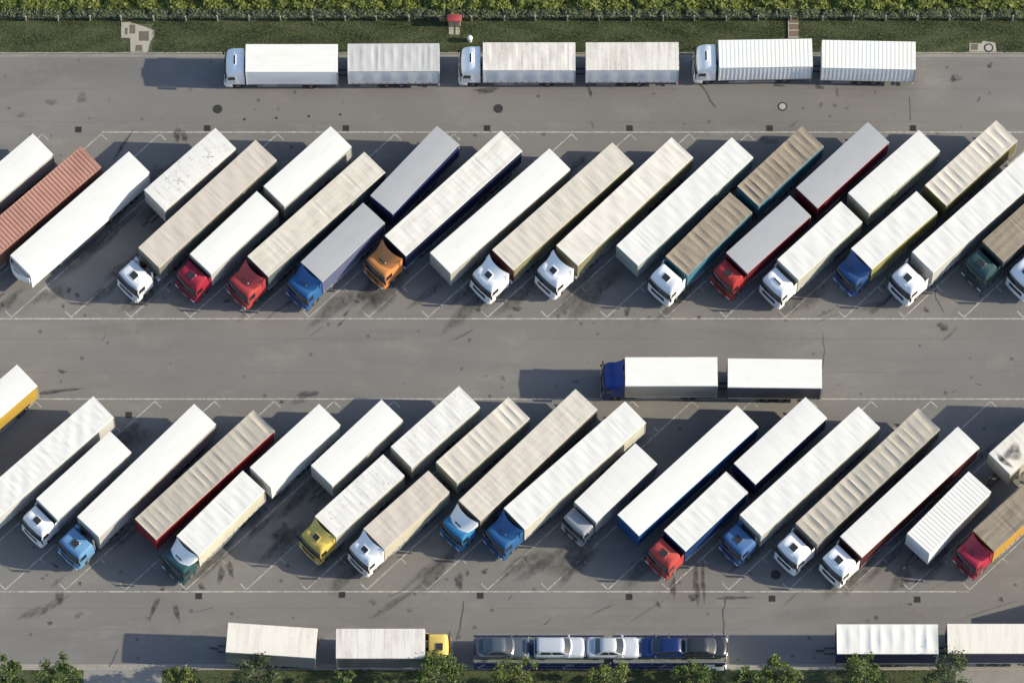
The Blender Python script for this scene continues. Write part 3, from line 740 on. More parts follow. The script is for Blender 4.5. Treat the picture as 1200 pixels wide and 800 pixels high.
def nose(t, L, W, H, sm):
    """rounded wind fairing hung before the front wall"""
    def f():
        rows = []
        for z in (2.5, 2.9, 3.3, 3.52):
            rows.append([(.16 + .52 * (1 - (y / 1.2) ** 2) * (1 - .15 * (z - 2.5)), y, z) for y in np.linspace(-1.2, 1.2, 13)])
        return MB().sheet(rows, (-.05, 0, 0))
    part('front_fairing', f, sm, t, smooth=40)
    part('fairing_bracket', lambda: MB().box(0, .2, -1.15, -1.05, 2.6, 3.4).box(0, .2, 1.05, 1.15, 2.6, 3.4), STEEL, t)

# --- far slanting row
semi('white box trailer at the far row\'s end, cut by the frame beside the rust-red container', None, (38.5, 156.5), 'clean', 'flat', (225, 225, 222), None, 13.6, group=G1)
semi('rust-red ribbed shipping container on a truck with dark red cab', None, (95, 171.5), 'rust', 'corr', (150, 102, 90), ((120, 20, 40), 'low'), 12.2, .35, sstyle='corr', group=G1, rail=side_mat((128, 74, 62)), cabargs=dict(hatch='square', fairing=False))
semi('long plain white trailer without a cab, next to the rust-red container', (12, 299), (151, 177.5), 'clean', 'flat', (238, 238, 236), sstyle='flat', group=G1, extra=nose)
semi('short off-white trailer with dark cracks on its roof, standing alone in the far row', (169, 222.5), (252.5, 150), 'speck', 'flat', (215, 213, 205), group=G1)
semi('silver-white flat cab with long taupe tarpaulin trailer in the far row', (162, 290), (299.5, 164), 'taupe', 'tarp', (150, 150, 140), ((205, 210, 216), 'low'), gap=0.80, group=G1, cabargs=pl)
semi('crimson cab box truck with bright white roof edged in silver', (222.5, 297.5), (301, 224), 'clean', 'flat', (206, 208, 206), ((176, 28, 56), 'mid'), gap=0.25, group=G1, cabargs=hi)
semi('white drawbar trailer behind the crimson cab truck', (309, 218), (387.5, 148), 'clean', 'flat', (206, 208, 206), kind='trailer', group=G1)
semi('coral red cab with tall curved deflector pulling a long cream streaked trailer', (290, 300), (427, 178), 'streak', 'tarp', (110, 120, 128), ((196, 60, 62), 'low'), gap=0.60, group=G1, cabargs=wd)
semi('bright blue cab box truck with smooth grey roof and lilac-blue sides', (352.5, 307), (425.5, 237.5), 'grey', 'flat', (104, 112, 156), ((30, 98, 168), 'low'), gap=0.22, group=G1, sstyle='flat', cabargs=wd)
semi('grey-roofed drawbar trailer with blue sides behind the bright blue cab truck', (434, 229), (512, 147.5), 'grey', 'flat', (44, 62, 124), kind='trailer', group=G1, sstyle='flat')
semi('orange cab with curved deflector and long cream trailer with navy sides', (451, 276), (587.5, 153), 'streakw', 'tarp', (30, 44, 96), (ORG_, 'low'), gap=0.65, group=G1, cabargs=wd)
semi('long bright white trailer without a cab, beside the orange cab truck', (504, 296), (644, 174), 'clean', 'flat', (196, 196, 184), group=G1)
semi('white cab with long beige ridged trailer, dull yellow sides and dark red front', (577, 292.5), (717.5, 167), 'beige', 'tarp', (160, 155, 118), (W_, 'mid'), gap=0.75, front=(92, 24, 34), group=G1, cabargs=wh)
semi('white cab with long cream wrinkled trailer and olive yellow sides', (652, 287.5), (787, 161), 'cream', 'tarp', (160, 156, 120), (W_, 'mid'), gap=0.72, group=G1, cabargs=wh)
semi('long white trailer with folded front tarpaulin and no cab, beside the blue-green trucks', (722.5, 287.5), (857.5, 161), 'white', 'tarp', (168, 186, 182), group=G1)
semi('white cab box truck with brown striped roof and turquoise sides', (780, 300), (855.5, 225.5), 'brown', 'ribbed', (72, 142, 170), (W_, 'high'), gap=0.45, group=G1, cabargs=hi)
semi('turquoise-sided drawbar trailer with brown striped roof', (864, 218), (940, 147.5), 'brown', 'ribbed', (72, 142, 170), kind='trailer', group=G1)
semi('red cab box truck with plain grey roof and crimson sides', (851, 296), (925.5, 229), 'grey', 'flat', (140, 34, 54), ((190, 48, 46), 'mid'), gap=0.20, group=G1, sstyle='flat', cabargs=dict(**hi, sx=0.75))
semi('grey-roofed drawbar trailer with crimson sides', (933, 220), (1017, 143), 'grey', 'flat', (140, 34, 54), kind='trailer', group=G1, sstyle='flat')
semi('white cab with a black roof slot and off-white tarpaulin box body', (911, 304), (985.5, 236), 'white', 'tarp', (206, 206, 190), (W_, 'mid'), gap=0.35, group=G1, cabargs=dict(hatch='slot', fairing=True))
semi('off-white drawbar trailer behind the white cab with the black roof slot', (994, 226), (1077, 152.5), 'white', 'flat', (190, 196, 180), kind='trailer', group=G1)
semi('royal blue cab with white-edged windows, off-white box and yellow-green sides', (997.5, 291), (1074, 224), 'white', 'tarp', (176, 170, 96), ((34, 76, 140), 'low'), gap=0.20, group=G1, cabargs=dict(deflector='wedge', hatch='slot', fairing=False, bumper_mat=cab_paint((60, 110, 190))))
semi('beige ridged drawbar trailer with yellow side stripe behind the royal blue cab truck', (1084, 217), (1167.5, 141), 'beige', 'ribbed', (130, 126, 84), kind='trailer', group=G1)
semi('white cab standing apart from a long white trailer with ribbed front tarpaulin', (1069, 295), None, 'white', 'tarp', (214, 214, 210), (W_, 'mid'), 13.6, gap=0.75, group=G1, cabargs=hi)
semi('dark green cab box truck with streaked brown roof', (1151, 282.5), None, 'browns', 'long', (90, 100, 104), ((44, 78, 82), 'mid'), 8.0, gap=.45, group=G1, cabargs=hi)
semi('white cab truck at the far row\'s end, mostly cut off by the frame', (1206, 291), None, 'white', 'flat', (214, 214, 210), (W_, 'high'), 13.6, gap=.6, group=G1, cabargs=hi)

# --- near slanting row
semi('white trailer with bright yellow sides cut by the frame', None, (20, 427), 'clean', 'flat', (222, 178, 62), None, 7.7, group=G2, sstyle='flat')
semi('long white trailer with crumpled wavy tarpaulin roof, cut by the frame', None, (109.5, 464), 'white', 'bumpy', (222, 222, 220), None, 13.6, group=G2)
semi('white cab box truck with smooth white roof beside the crumpled tarpaulin trailer', (42.5, 584), (129, 505), 'clean', 'flat', (214, 216, 214), (W_, 'mid'), gap=0.28, group=G2, cabargs=hi)
semi('sky-blue cab with long white trailer', (90.5, 605), (227.5, 473), 'clean', 'flat', (206, 206, 204), ((92, 150, 204), 'low'), gap=0.62, group=G2, cabargs=pl)
semi('long tan ribbed trailer with thin red sides and no cab', (158, 607.5), (297, 480), 'tan', 'ribbed', (172, 40, 52), None, group=G2)
semi('dark green cab with white roof deflector and off-white box', (207, 627.5), (284.5, 551), 'white', 'tarp', (232, 228, 206), ((36, 82, 88), 'low'), gap=0.28, group=G2, cabargs=dict(deflector='wedge', hatch='slot', fairing=False, defl_mat=WHITE))
semi('white trailer behind the dark green cab with white deflector', (293, 547), (374, 473), 'clean', 'flat', (224, 226, 224), kind='trailer', group=G2)
semi('smooth white trailer standing alone, next to the yellow cab truck', (364.5, 545), (447, 468), 'clean', 'flat', (200, 200, 196), group=G2)
semi('yellow cab box truck with speckled white roof', (369, 604.5), (449, 532), 'speck', 'tarp', (206, 206, 196), ((228, 194, 84), 'mid'), gap=0.25, group=G2, cabargs=wh)
semi('white speckled drawbar trailer behind the yellow cab truck', (458, 523), (538, 452), 'speck', 'tarp', (206, 206, 196), kind='trailer', group=G2)
semi('white cab box truck with beige streaked roof and cream sides', (426, 619), (502, 551), 'taupe', 'long', (222, 214, 190), ((232, 233, 234), 'mid'), gap=0.25, group=G2, cabargs=wh)
semi('tan ridged drawbar trailer behind the white cab with the beige streaked box', (511, 541), (596, 465), 'beige', 'ribbed', (190, 196, 176), kind='trailer', group=G2)
semi('small blue cab with white deflector before a long beige trailer with lengthwise ridges', (537.5, 586), (674.5, 455.5), 'beige', 'long', (140, 132, 122), ((36, 128, 190), 'low'), gap=0.50, group=G2, cabargs=dict(deflector='wedge', hatch='slot', fairing=False, defl_mat=WHITE, sx=0.85))
semi('deep blue cab with curved deflector and long white tarpaulin trailer', (590.5, 595), (732.5, 470), 'white', 'tarp', (226, 224, 208), ((36, 98, 164), 'low'), gap=0.45, group=G2, cabargs=wd)
semi('grey low cab box truck with white roof, smallest of the near row', (673, 587.5), (744.5, 519), 'white', 'flat', (186, 188, 188), ((150, 158, 168), 'low'), gap=0.15, H=3.75, group=G2, cabargs=dict(hatch=None, fairing=False, visor=False, sx=0.68))
semi('long white trailer with blue sides and no cab', (723.7, 602.5), (863.7, 475), 'clean', 'flat', (14, 84, 156), None, group=G2, sstyle='flat')
semi('coral cab box truck with off-white roof and navy sides', (778, 621), (851, 552), 'white', 'tarp', (18, 62, 130), ((202, 66, 60), 'mid'), gap=0.38, group=G2, cabargs=hi)
semi('off-white drawbar trailer with navy sides behind the coral cab truck', (860, 542.5), (944, 465), 'white', 'flat', (26, 38, 96), kind='trailer', group=G2)
semi('steel blue flat cab with long white trailer', (867, 602.5), (1006, 476), 'white', 'tarp', (206, 206, 196), ((64, 110, 172), 'low'), gap=0.42, group=G2, cabargs=pl)
semi('white cab with long tan trailer of strong cross ribs', (932.4, 612.6), (1076, 478), 'tan', 'ribbed', (160, 156, 146), (W_, 'mid'), gap=0.50, group=G2, cabargs=hi, bow=.72)
semi('white cab with long white trailer and dark red sides', (984.7, 628), (1122.4, 499.6), 'white', 'flat', (96, 34, 36), (W_, 'mid'), gap=0.42, group=G2, cabargs=hi)
semi('short white ribbed box trailer without a cab', (1063, 624.7), (1135, 552), 'white', 'corr', (226, 228, 230), None, group=G2, sstyle='corr')
semi('crimson cab with tall deflector, brown streaked roof and orange-yellow sides', (1140, 621), None, 'browns', 'long', (222, 164, 48), ((182, 32, 62), 'low'), 8.2, gap=.35, group=G2, cabargs=wd)
t20 = semi('cream trailer with a black sooty patch on its roof, cut by the frame', (1159, 531), None, 'cream', 'flat', (200, 197, 188), None, 7.7, group=G2)

# --- trucks parked straight along the lawn, on the lane and along the tree strip
def along(label, P1, P2, roof, style, side, cab=None, face=-1, kind='semi', **kw):
    a, c = (P1, P2) if face < 0 else (P2, P1)
    return semi(label, a, c, roof, style, side, cab, kind=kind, **kw)
GT = 'trucks parked along the lawn'
tc = dict(hatch='slot', fairing=False)
along('white cab box truck with smooth cream roof parked along the lawn', (288, 52), (395.5, 52), 'clean', 'flat', (246, 246, 246), ((250, 250, 248), 'high'), gap=0.15, group=GT, sstyle='flat', cabargs=dict(**tc, sx=0.80))
along('grey wrinkled tarpaulin drawbar trailer parked along the lawn', (407.5, 51.5), (514.5, 51), 'greytarp', 'tarp', (226, 228, 230), kind='trailer', group=GT)
along('white cab box truck with brown-stained white roof parked along the lawn', (566, 50), (674, 50), 'stain', 'tarp', (226, 228, 232), ((250, 250, 248), 'high'), gap=0.22, group=GT, cabargs=dict(**tc, sx=0.84))
along('white drawbar trailer with faint brown bands parked along the lawn', (686.5, 50), (795, 49.7), 'stain', 'flat', (226, 228, 232), kind='trailer', group=GT)
along('white cab box truck with finely ribbed white body parked along the lawn', (842, 47.3), (951.3, 45.5), 'clean', 'corr', (240, 241, 242), ((248, 248, 246), 'high'), gap=0.25, group=GT, sstyle='corr', cabargs=dict(**tc, sx=0.84))
along('finely ribbed white drawbar trailer parked along the lawn', (963.5, 47), (1073, 49.2), 'clean', 'corr', (240, 241, 242), kind='trailer', group=GT, sstyle='corr')
along('dark blue cab box truck with plain white roof standing on the lane', (732.5, 418.5), (840.5, 418.3), 'clean', 'flat', (170, 166, 160), ((24, 58, 150), 'mid'), gap=0.20, sstyle='flat', cabargs=dict(**wd, sx=0.80))
along('plain white drawbar trailer with dark sides standing on the lane', (853, 419.8), (963, 421), 'clean', 'flat', (96, 96, 108), kind='trailer', sstyle='flat')
along('cream box trailer standing askew beside the tree strip', (267.5, 729), (372, 736), 'cream', 'flat', (150, 150, 150), kind='trailer')
along('yellow cab box truck with soiled cream roof beside the tree strip', (394, 736.2), (498, 736.2), 'stain', 'flat', (110, 112, 116), ((238, 204, 96), 'low'), face=1, gap=0.25, cabargs=dict(hatch='square', fairing=True, sx=0.88))
along('white ridged trailer with navy sides beside the tree strip', (980.5, 731), (1099, 731), 'white', 'ribbed', (30, 40, 92), None, kind='trailer', sstyle='flat', bow=.9)
along('plain cream trailer with navy sides beside the tree strip, cut by the frame', (1110, 730.5), (1222, 730.5), 'cream', 'flat', (30, 40, 92), None, kind='trailer', sstyle='flat')
# a lorry just outside the frame whose shadow reaches into it
p1, p2 = at(1266, 712, 4), at(1372, 684, 4)
semi('white box truck outside the frame casting its shadow on the lane', (1266, 712), (1372, 684), 'white', 'flat', (210, 210, 210), (W_, 'low'), gap=.3, cabargs=hi)

# soot patch lying on the last cream trailer
SOOT = stain_mat('soot', (.03, .027, .026), 1.1)
for (sx, sy, rx, ry, an) in ((-.45, .05, .26, .95, .08), (-1.5, .05, .9, .75, .1)):
    n = 18; vs = [(0, 0, 0)]; ph = random.uniform(0, 6)
    for s in (.6, 1.0):
        for i in range(n):
            t = 2 * pi * i / n; q = 1 + .2 * sin(3 * t + ph); vs.append((rx * s * q * cos(t), ry * s * q * sin(t), 0))
    fs = [(0, 1 + i, 1 + (i + 1) % n) for i in range(n)] + [(1 + i, 1 + n + i, 1 + n + (i + 1) % n, 1 + (i + 1) % n) for i in range(n)]
    o = part('soot_patch', lambda: MB().add(vs, fs), SOOT if sx > -1 else ST_DARK, t20, None, (sx, sy, H0 + .045 + .002 * (sx > -1)), (0, 0, an))
    a = o.data.attributes.new('fade', 'FLOAT', 'POINT'); a.data.foreach_set('value', [1.0] * (1 + n) + [0.0] * n)
ROOFCRACK = pb('roof_tear', (.16, .15, .14), .8)
def roof_crack(t, pts, wd=.05):
    rd = random.Random(len(pts) + int(pts[0][0] * 10)); Q = []
    for a, c in zip(pts, pts[1:]):
        for i in range(6): f = i / 6; Q.append(Vector((a[0] + (c[0] - a[0]) * f + rd.uniform(-.05, .05), a[1] + (c[1] - a[1]) * f + rd.uniform(-.05, .05), 0)))
    L_, R_ = [], []
    for i, p in enumerate(Q):
        d = (Q[min(i + 1, len(Q) - 1)] - Q[max(i - 1, 0)]).normalized(); k = Vector((-d.y, d.x, 0)) * wd * rd.uniform(.2, .9); L_.append((p.x + k.x, p.y + k.y, H0 + .046)); R_.append((p.x - k.x, p.y - k.y, H0 + .046))
    part('roof_tear', lambda: MB().grid([R_, L_]), ROOFCRACK, t)
tcr = [q for q in COL.objects if 'dark cracks' in str(q.get('label', ''))][0]
roof_crack(tcr, [(-6.2, .55), (-5.9, .2), (-5.5, -.1)], .03); roof_crack(tcr, [(-6.3, .0), (-5.9, .2), (-5.7, .45)], .02); roof_crack(tcr, [(-2.9, .6), (-2.7, .1), (-2.2, -.3)], .03); roof_crack(tcr, [(-3.0, .0), (-2.65, .05), (-2.4, .4)], .02)

# ------------------------------------------------------------------ car transporter and its load
CARS = {   # body levels, cabin levels
    'sedan': ([(.20, 2.08, -2.10, .78, .3, .25, .12), (.34, 2.20, -2.20, .85, .34, .28, .14), (.56, 2.24, -2.24, .875, .36, .3, .16), (.76, 2.18, -2.22, .865, .36, .3, .18), (.88, 2.02, -2.14, .81, .34, .3, .2), (.93, 1.82, -2.0, .72, .3, .28, .18)],
              [(.88, 1.00, -1.62, .77, .22, .22, .14), (1.02, .82, -1.50, .74, .22, .22, .14), (1.34, .22, -1.08, .61, .2, .2, .1), (1.42, .02, -.92, .55, .2, .2, .06), (1.45, -.15, -.75, .42, .18, .18, .02)]),
    'estate': ([(.20, 2.0, -2.05, .78, .3, .2, .12), (.34, 2.12, -2.14, .84, .34, .22, .14), (.56, 2.16, -2.17, .86, .36, .22, .16), (.78, 2.10, -2.16, .85, .36, .22, .18), (.90, 1.95, -2.12, .80, .34, .22, .2), (.95, 1.75, -2.08, .72, .3, .2, .18)],
               [(.90, 1.02, -2.08, .77, .2, .16, .14), (1.04, .86, -2.05, .74, .2, .16, .14), (1.38, .32, -1.92, .63, .18, .16, .1), (1.46, .14, -1.84, .58, .18, .16, .06), (1.49, -.05, -1.72, .46, .16, .16, .02)]),
    'hatch': ([(.20, 1.86, -1.86, .76, .3, .25, .12), (.34, 1.96, -1.94, .82, .34, .28, .14), (.56, 2.0, -1.97, .845, .36, .3, .16), (.78, 1.94, -1.95, .835, .36, .3, .18), (.90, 1.80, -1.9, .79, .34, .3, .2), (.95, 1.62, -1.84, .70, .3, .28, .18)],
              [(.90, 1.05, -1.82, .76, .22, .2, .14), (1.04, .90, -1.76, .73, .22, .2, .14), (1.36, .34, -1.38, .62, .2, .2, .1), (1.45, .14, -1.22, .56, .2, .2, .06), (1.48, -.02, -1.05, .44, .18, .18, .02)]),
}
CARGLASS = pb('car_glass', (.02, .024, .03), .04, spec=.7)
def make_car(label, loc, kind, rgb, yaw=0.0, pitch=0.0):
    t = thing('car', label, 'car', loc, yaw, 'cars on the transporter'); t.rotation_euler = (0, pitch, yaw)
    paint = pb('car_%d_%d_%d' % rgb, [c * .85 for c in lin(rgb)], .3, .15, coat=.5)
    B, G = CARS[kind]; na, nf = 4, 8; e = .010
    def droop(p):
        x, y, z = p
        return (x, y, z - (.13 * max(0, (x - .9) / 1.3) ** 2 if z > .45 else 0))
    bd = part('body', lambda: MB().loft([[droop(p) for p in ring(*q, na, nf)] for q in B]), paint, t, 'carb' + kind, smooth=35)
    cb = part('cabin', lambda: MB().loft([ring(*q, na, nf) for q in G]), paint, t, 'carc' + kind, smooth=35)
    n = nf + 4 * na + 3
    za, zc = G[1][0], G[2][0] - .02
    def patch(idx):
        rows = []
        for z in np.linspace(za, zc, 5):
            q = lv(G, z); q[1] += e; q[2] -= e; q[3] += e; q[4] += e; q[5] += e
            rg = ring(*q, na, nf); rows.append([rg[i] for i in idx])
        return MB().grid(rows)
    part('windscreen', lambda: patch([n - 2, n - 1] + list(range(0, nf + 3))), CARGLASS, cb, 'carw' + kind, smooth=50)
    s0 = nf + 2 * na
    part('rear_window', lambda: patch([s0 - 1, s0, s0 + 1, s0 + 2, s0 + 3, s0 + 4]), CARGLASS, cb, 'carr' + kind, smooth=50)
    for s in (1, -1):
        for a, c in ((.06, .47), (.53, .92)):
            def sw():
                rows = []
                for z in (za, (za + zc) / 2, zc):
                    q = lv(G, z); xf, xr_ = q[1] - .28, q[2] + .24
                    x0, x1 = xf + (xr_ - xf) * a, xf + (xr_ - xf) * c; y = s * (q[3] + e)
                    rows.append([(x1, y, z), (x0, y, z)] if s < 0 else [(x0, y, z), (x1, y, z)])
                return MB().grid(rows)
            part('side_window', sw, CARGLASS, cb, 'cars%s%d%.2f' % (kind, s, a))
        part('door_mirror', lambda: MB().rbox(.62, .78, *sorted((s * .80, s * .98)), .92, 1.06, .03, 2), paint, t, 'carm%d' % s, smooth=40)
        xf = B[2][1]
        part('headlight', lambda: MB().rbox(xf - .30, xf - .06, s * .60 - .15, s * .60 + .15, .58, .70, .04, 2), LAMPW, t, 'carh%s%d' % (kind, s))
        part('tail_light', lambda: MB().rbox(B[2][2] - .0, B[2][2] + .14, s * .66 - .12, s * .66 + .12, .62, .78, .03, 2), LAMPR, t, 'cart%s%d' % (kind, s))
        for x in (B[2][1] - .85, B[2][2] + .85):
            wheel_at(t, x, s * (B[2][3] - .10), s, .31, .2)
    return t

CT_Y = at(700, 755.5, 3.6).y; CT_X = at(851, 760, 2.0).x; DECK = 2.32
DKB = pb('transporter_blue', lin((40, 48, 84)), .5, .2, var=.2); DKG = pb('transporter_ramp', lin((120, 126, 118)), .6, .4, var=.3)
def deck(t, x0, x1, z, tilt=0.0):
    f = lambda x: z + tilt * (x - x0)
    for s in (1, -1):
        part('ramp_track', lambda: [m := MB(), m.add([(x0, s * .78 - .28, f(x0)), (x1, s * .78 - .28, f(x1)), (x1, s * .78 + .28, f(x1)), (x0, s * .78 + .28, f(x0)), (x0, s * .78 - .28, f(x0) - .05), (x1, s * .78 - .28, f(x1) - .05), (x1, s * .78 + .28, f(x1) - .05), (x0, s * .78 + .28, f(x0) - .05)],
             [(0, 1, 2, 3), (7, 6, 5, 4), (0, 4, 5, 1), (1, 5, 6, 2), (2, 6, 7, 3), (3, 7, 4, 0)])][0], DKG, t)
        part('side_beam', lambda: MB().box(x0, x1, s * 1.17 - .05, s * 1.17 + .05, z - .16, z + .06), DKB, t)
        part('guard_rail', lambda: MB().cyl((x0 + .1, s * 1.22, z + .42), (x1 - .1, s * 1.22, z + .42), .022, 6), GALV, t)
        for i in range(int((x1 - x0) / 1.5) + 1):
            x = x0 + .15 + i * (x1 - x0 - .3) / int((x1 - x0) / 1.5)
            part('rail_stanchion', lambda: MB().cyl((0, 0, 0), (0, 0, .46), .02, 6), GALV, t, 'stanchion', (x, s * 1.22, z))
def posts(t, xs, z):
    for x in xs:
        for s in (1, -1):
            part('lift_post', lambda: MB().box(-.07, .07, -.06, .06, .55, DECK), DKB, t, 'liftpost', (x, s * 1.17, 0))
            part('lift_strut', lambda: MB().cyl((.1, 0, .9), (.9, 0, DECK - .1), .045, 8), GALV, t, 'liftstrut', (x, s * 1.12, 0), smooth=40)
ct = thing('car_transporter', 'car transporter truck with pale cab carrying cars above its cab', 'truck', (CT_X, CT_Y, 0), 0)
cp = cab_paint((214, 218, 222))
cabL = [(.9, .0, -1.75, 1.2, .2, .06, .08), (1.35, .02, -1.75, 1.215, .22, .06, .09), (1.5, -.02, -1.75, 1.21, .24, .06, .1), (2.02, -.2, -1.73, 1.16, .26, .08, .1), (2.12, -.35, -1.7, 1.1, .26, .1, .08), (2.16, -.6, -1.6, .95, .2, .1, .04)]
cc = part('cab', lambda: MB().loft([ring(*q, na=5, nf=8) for q in cabL]), cp, ct, smooth=32)
def ctws():
    n = len(ring(0, 1, 0, .5, .1, .1, 0, 5, 8)); idx = [n - 3, n - 2, n - 1] + list(range(12)); rows = []
    for z in (1.52, 1.7, 1.88, 2.0):
        q = lv(cabL, z); q[1] += .012; q[3] += .012; q[4] += .012; rg = ring(*q, na=5, nf=8); rows.append([rg[i] for i in idx])
    return MB().grid(rows)
part('windscreen', ctws, GLASS, cc, smooth=50)
part('bumper', lambda: MB().loft([ring(z, xf, -.8, hw, .25, .03, .1, 5, 8) for z, xf, hw in ((.34, .02, 1.19), (.42, .06, 1.22), (.82, .07, 1.235), (.9, .02, 1.215))]), cp, ct, smooth=30)
for s in (1, -1):
    part('headlight', lambda: MB().rbox(-.08, .06, s * .9 - .2, s * .9 + .2, .58, .78, .03, 2), LAMPW, ct)
    part('side_window', lambda: MB().add([(-.95, s * 1.215, 1.52), (-.25, s * 1.215, 1.52), (-.35, s * 1.185, 1.98), (-.95, s * 1.185, 1.98)], [(0, 1, 2, 3) if s < 0 else (3, 2, 1, 0)]), GLASS, cc)
    part('mirror', lambda: MB().rbox(-.2, -.1, *sorted((s * 1.32, s * 1.55)), 1.5, 2.1, .03, 2), BLACK, ct)
    for x in (-1.35, -6.6, -7.9): wheel_at(ct, x, s * 1.0, s, .46, .34)
part('chassis', lambda: MB().box(-9.3, -1.0, -.5, -.38, .6, .85).box(-9.3, -1.0, .38, .5, .6, .85), STEEL, ct)
part('lower_deck', lambda: MB().box(-9.4, -2.0, -1.18, 1.18, .86, .93), DKB, ct)
deck(ct, -9.3, .0, DECK); posts(ct, (-9.1, -5.6, -2.1), DECK)
tr = thing('car_trailer', 'open two-deck car trailer coupled behind the car transporter', 'trailer', (CT_X - 9.9, CT_Y, 0), 0)
part('chassis', lambda: MB().box(-10.8, -.2, -.5, -.38, .55, .8).box(-10.8, -.2, .38, .5, .55, .8).box(-.4, .75, -.08, .08, .5, .62), STEEL, tr)
part('lower_deck', lambda: MB().box(-10.8, -.2, -1.18, 1.18, .80, .87), DKB, tr)
deck(tr, -10.85, -.15, DECK); posts(tr, (-10.6, -7.2, -3.6, -.5), DECK)
for s in (1, -1):
    for x in (-5.2, -6.3): wheel_at(tr, x, s * .95, s, .42, .32)
def carpos(u0, u1, z): return Vector((at((u0 + u1) / 2, 755, z + 1).x, CT_Y, z))
make_car('dark grey saloon car, hindmost on the car transporter', carpos(556, 622, DECK), 'sedan', (80, 88, 100))
make_car('silver estate car on the transporter behind the silver saloon', carpos(626, 687, DECK), 'estate', (186, 192, 202))
make_car('silver-white saloon car in the middle of the transporter', carpos(688, 750, DECK), 'sedan', (188, 194, 202))
make_car('deep blue hatchback on the transporter next to the charcoal car', carpos(749, 806, DECK), 'hatch', (22, 44, 98), pi)
make_car('charcoal hatchback riding above the transporter\'s cab', carpos(797, 853, DECK + .08), 'hatch', (46, 50, 57), 0)

# ------------------------------------------------------------------ small fixtures of the lot
IRON = pb('cast_iron', (.035, .035, .036), .7, .3, var=.3)
LIDC = dirty('manhole_concrete', (.36, .35, .33), (.25, .24, .23), .6, 1, 1, .5, 4, .85)
def drain(u, v, label, group):
    p = at(u, v); t = thing('drain_grate', label, 'drain', (p.x, p.y, 0), 0, group)
    part('frame', lambda: MB().box(-.26, .26, -.26, -.21, .001, .02).box(-.26, .26, .21, .26, .001, .02).box(-.26, -.21, -.21, .21, .001, .02).box(.21, .26, -.21, .21, .001, .02), IRON, t, 'dframe')
    part('sump', lambda: quad(-.21, .21, -.21, .21, .003), BLACK, t, 'dsump')
    for i in range(6): part('grate_bar', lambda: MB().box(-.21, .21, -.02, .02, .004, .016), IRON, t, 'gbar', (0, -.17 + i * .068, 0))
for u, w in ((92, 'above the rust-red container'), (243, 'at the rear corner of the cracked-roof trailer'), (405.5, 'behind the white trailer of the crimson cab truck'), (571, 'behind the navy-sided trailer of the orange cab'),
             (738, 'above the beige trailer with the dark red front'), (902, 'above the turquoise-sided trailers'), (1070, 'behind the trailer of the white cab with roof slot')):
    drain(u, 152 if u < 100 else 150.4, 'square iron drain grate ' + w, 'drains along the far row')
for u, v, w in ((233, 698, 'below the dark green cab with white deflector'), (401, 696.5, 'between the yellow cab and the white cab with beige box'), (563, 697.5, 'below the small blue cab with white deflector'),
                (737.5, 699, 'below the cabless blue-sided trailer'), (905, 701, 'below the steel blue flat cab'), (1075, 702, 'below the short white ribbed box trailer')):
    drain(u, v, 'square iron drain grate ' + w, 'drains along the near row')
drain(151, 486, 'square drain grate in the shade between slanting bays of the near row', None)
def manhole(u, v, r, lid, label, z=0.0):
    p = at(u, v); t = thing('manhole_cover', label, 'manhole', (p.x, p.y, z), 0)
    part('ring', lambda: MB().lathe([(r, .001), (r, .014), (r * .72, .014), (r * .72, .006)], 28, 'z'), IRON, t, 'mring%.2f' % r, smooth=30)
    part('lid', lambda: MB().lathe([(r * .70, .007), (r * .70, .018), (r * .3, .020)], 28, 'z'), lid, t, 'mlid%.2f' % r, smooth=30)
manhole(255, 128, .40, IRON, 'dark round manhole cover on the lane near the first parked truck')
manhole(584, 127.5, .40, IRON, 'dark round manhole cover below the truck with the stained roof')
manhole(917, 125, .40, LIDC, 'manhole with pale concrete lid and dark ring on the lane')
manhole(909, 673, .42, IRON, 'dark manhole cover in the shade before the tan ribbed trailer')
manhole(1158.5, 57, .40, LIDC, 'pale-lidded manhole set in the lawn edge', .135)
for w, u, v in (('nearest the dark manhole', 286.5, 140), ('second from the dark manhole', 324, 138.5), ('third from the dark manhole', 362, 136.3), ('farthest from the dark manhole, by a drain', 399, 134.5)):
    p = at(u, v); tag(part('survey_stud', lambda: MB().lathe([(.11, .001), (.10, .02), (.05, .03)], 10, 'z'), IRON, None, 'stud', (p.x, p.y, 0), smooth=40), 'tiny dark stud of four on the lane, ' + w, 'stud', 'studs on the lane')
def slab_poly(px, z0, z1):
    P = [at(u, v, z1) for u, v in px]; n = len(P)
    vs = [(p.x, p.y, z0) for p in P] + [(p.x, p.y, z1) for p in P]
    return MB().add(vs, [tuple(range(n, 2 * n)), tuple(reversed(range(n)))] + [(i, (i + 1) % n, n + (i + 1) % n, n + i) for i in range(n)])
us = thing('utility_slab', 'worn concrete slab with three square lids in the lawn', 'slab', (0, 0, 0))
part('slab', lambda: slab_poly([(142, 44.5), (152.5, 45), (153, 61), (173, 61), (176, 48.5), (181, 42), (181.5, 36), (168, 31), (152, 25.8), (142, 26.3)], .05, .135), SLAB, us)
LIDM = dirty('brown_lid', (.13, .115, .095), (.075, .068, .058), .8, 2, 2, .6, 6, .85)
for q in ([(152, 39.5), (158.5, 39.5), (158.5, 29.2), (152, 29.2)], [(163, 48), (174.5, 48), (174.5, 36.8), (163, 36.8)], [(158.5, 60), (167, 60), (166.5, 53), (159.5, 53)], [(146.5, 40.5), (149.5, 40.5), (149.5, 33), (146.5, 33)]):
    part('lid', lambda: slab_poly(q, .1, .145), LIDM, us)
us2 = thing('utility_slab', 'small pale slab with a brown square lid at the lawn edge by the pale manhole', 'slab', (0, 0, 0))
part('slab', lambda: slab_poly([(1136, 60.6), (1168, 60.6), (1166, 50), (1152, 48), (1150, 51), (1136, 51)], .05, .133), SLAB, us2)
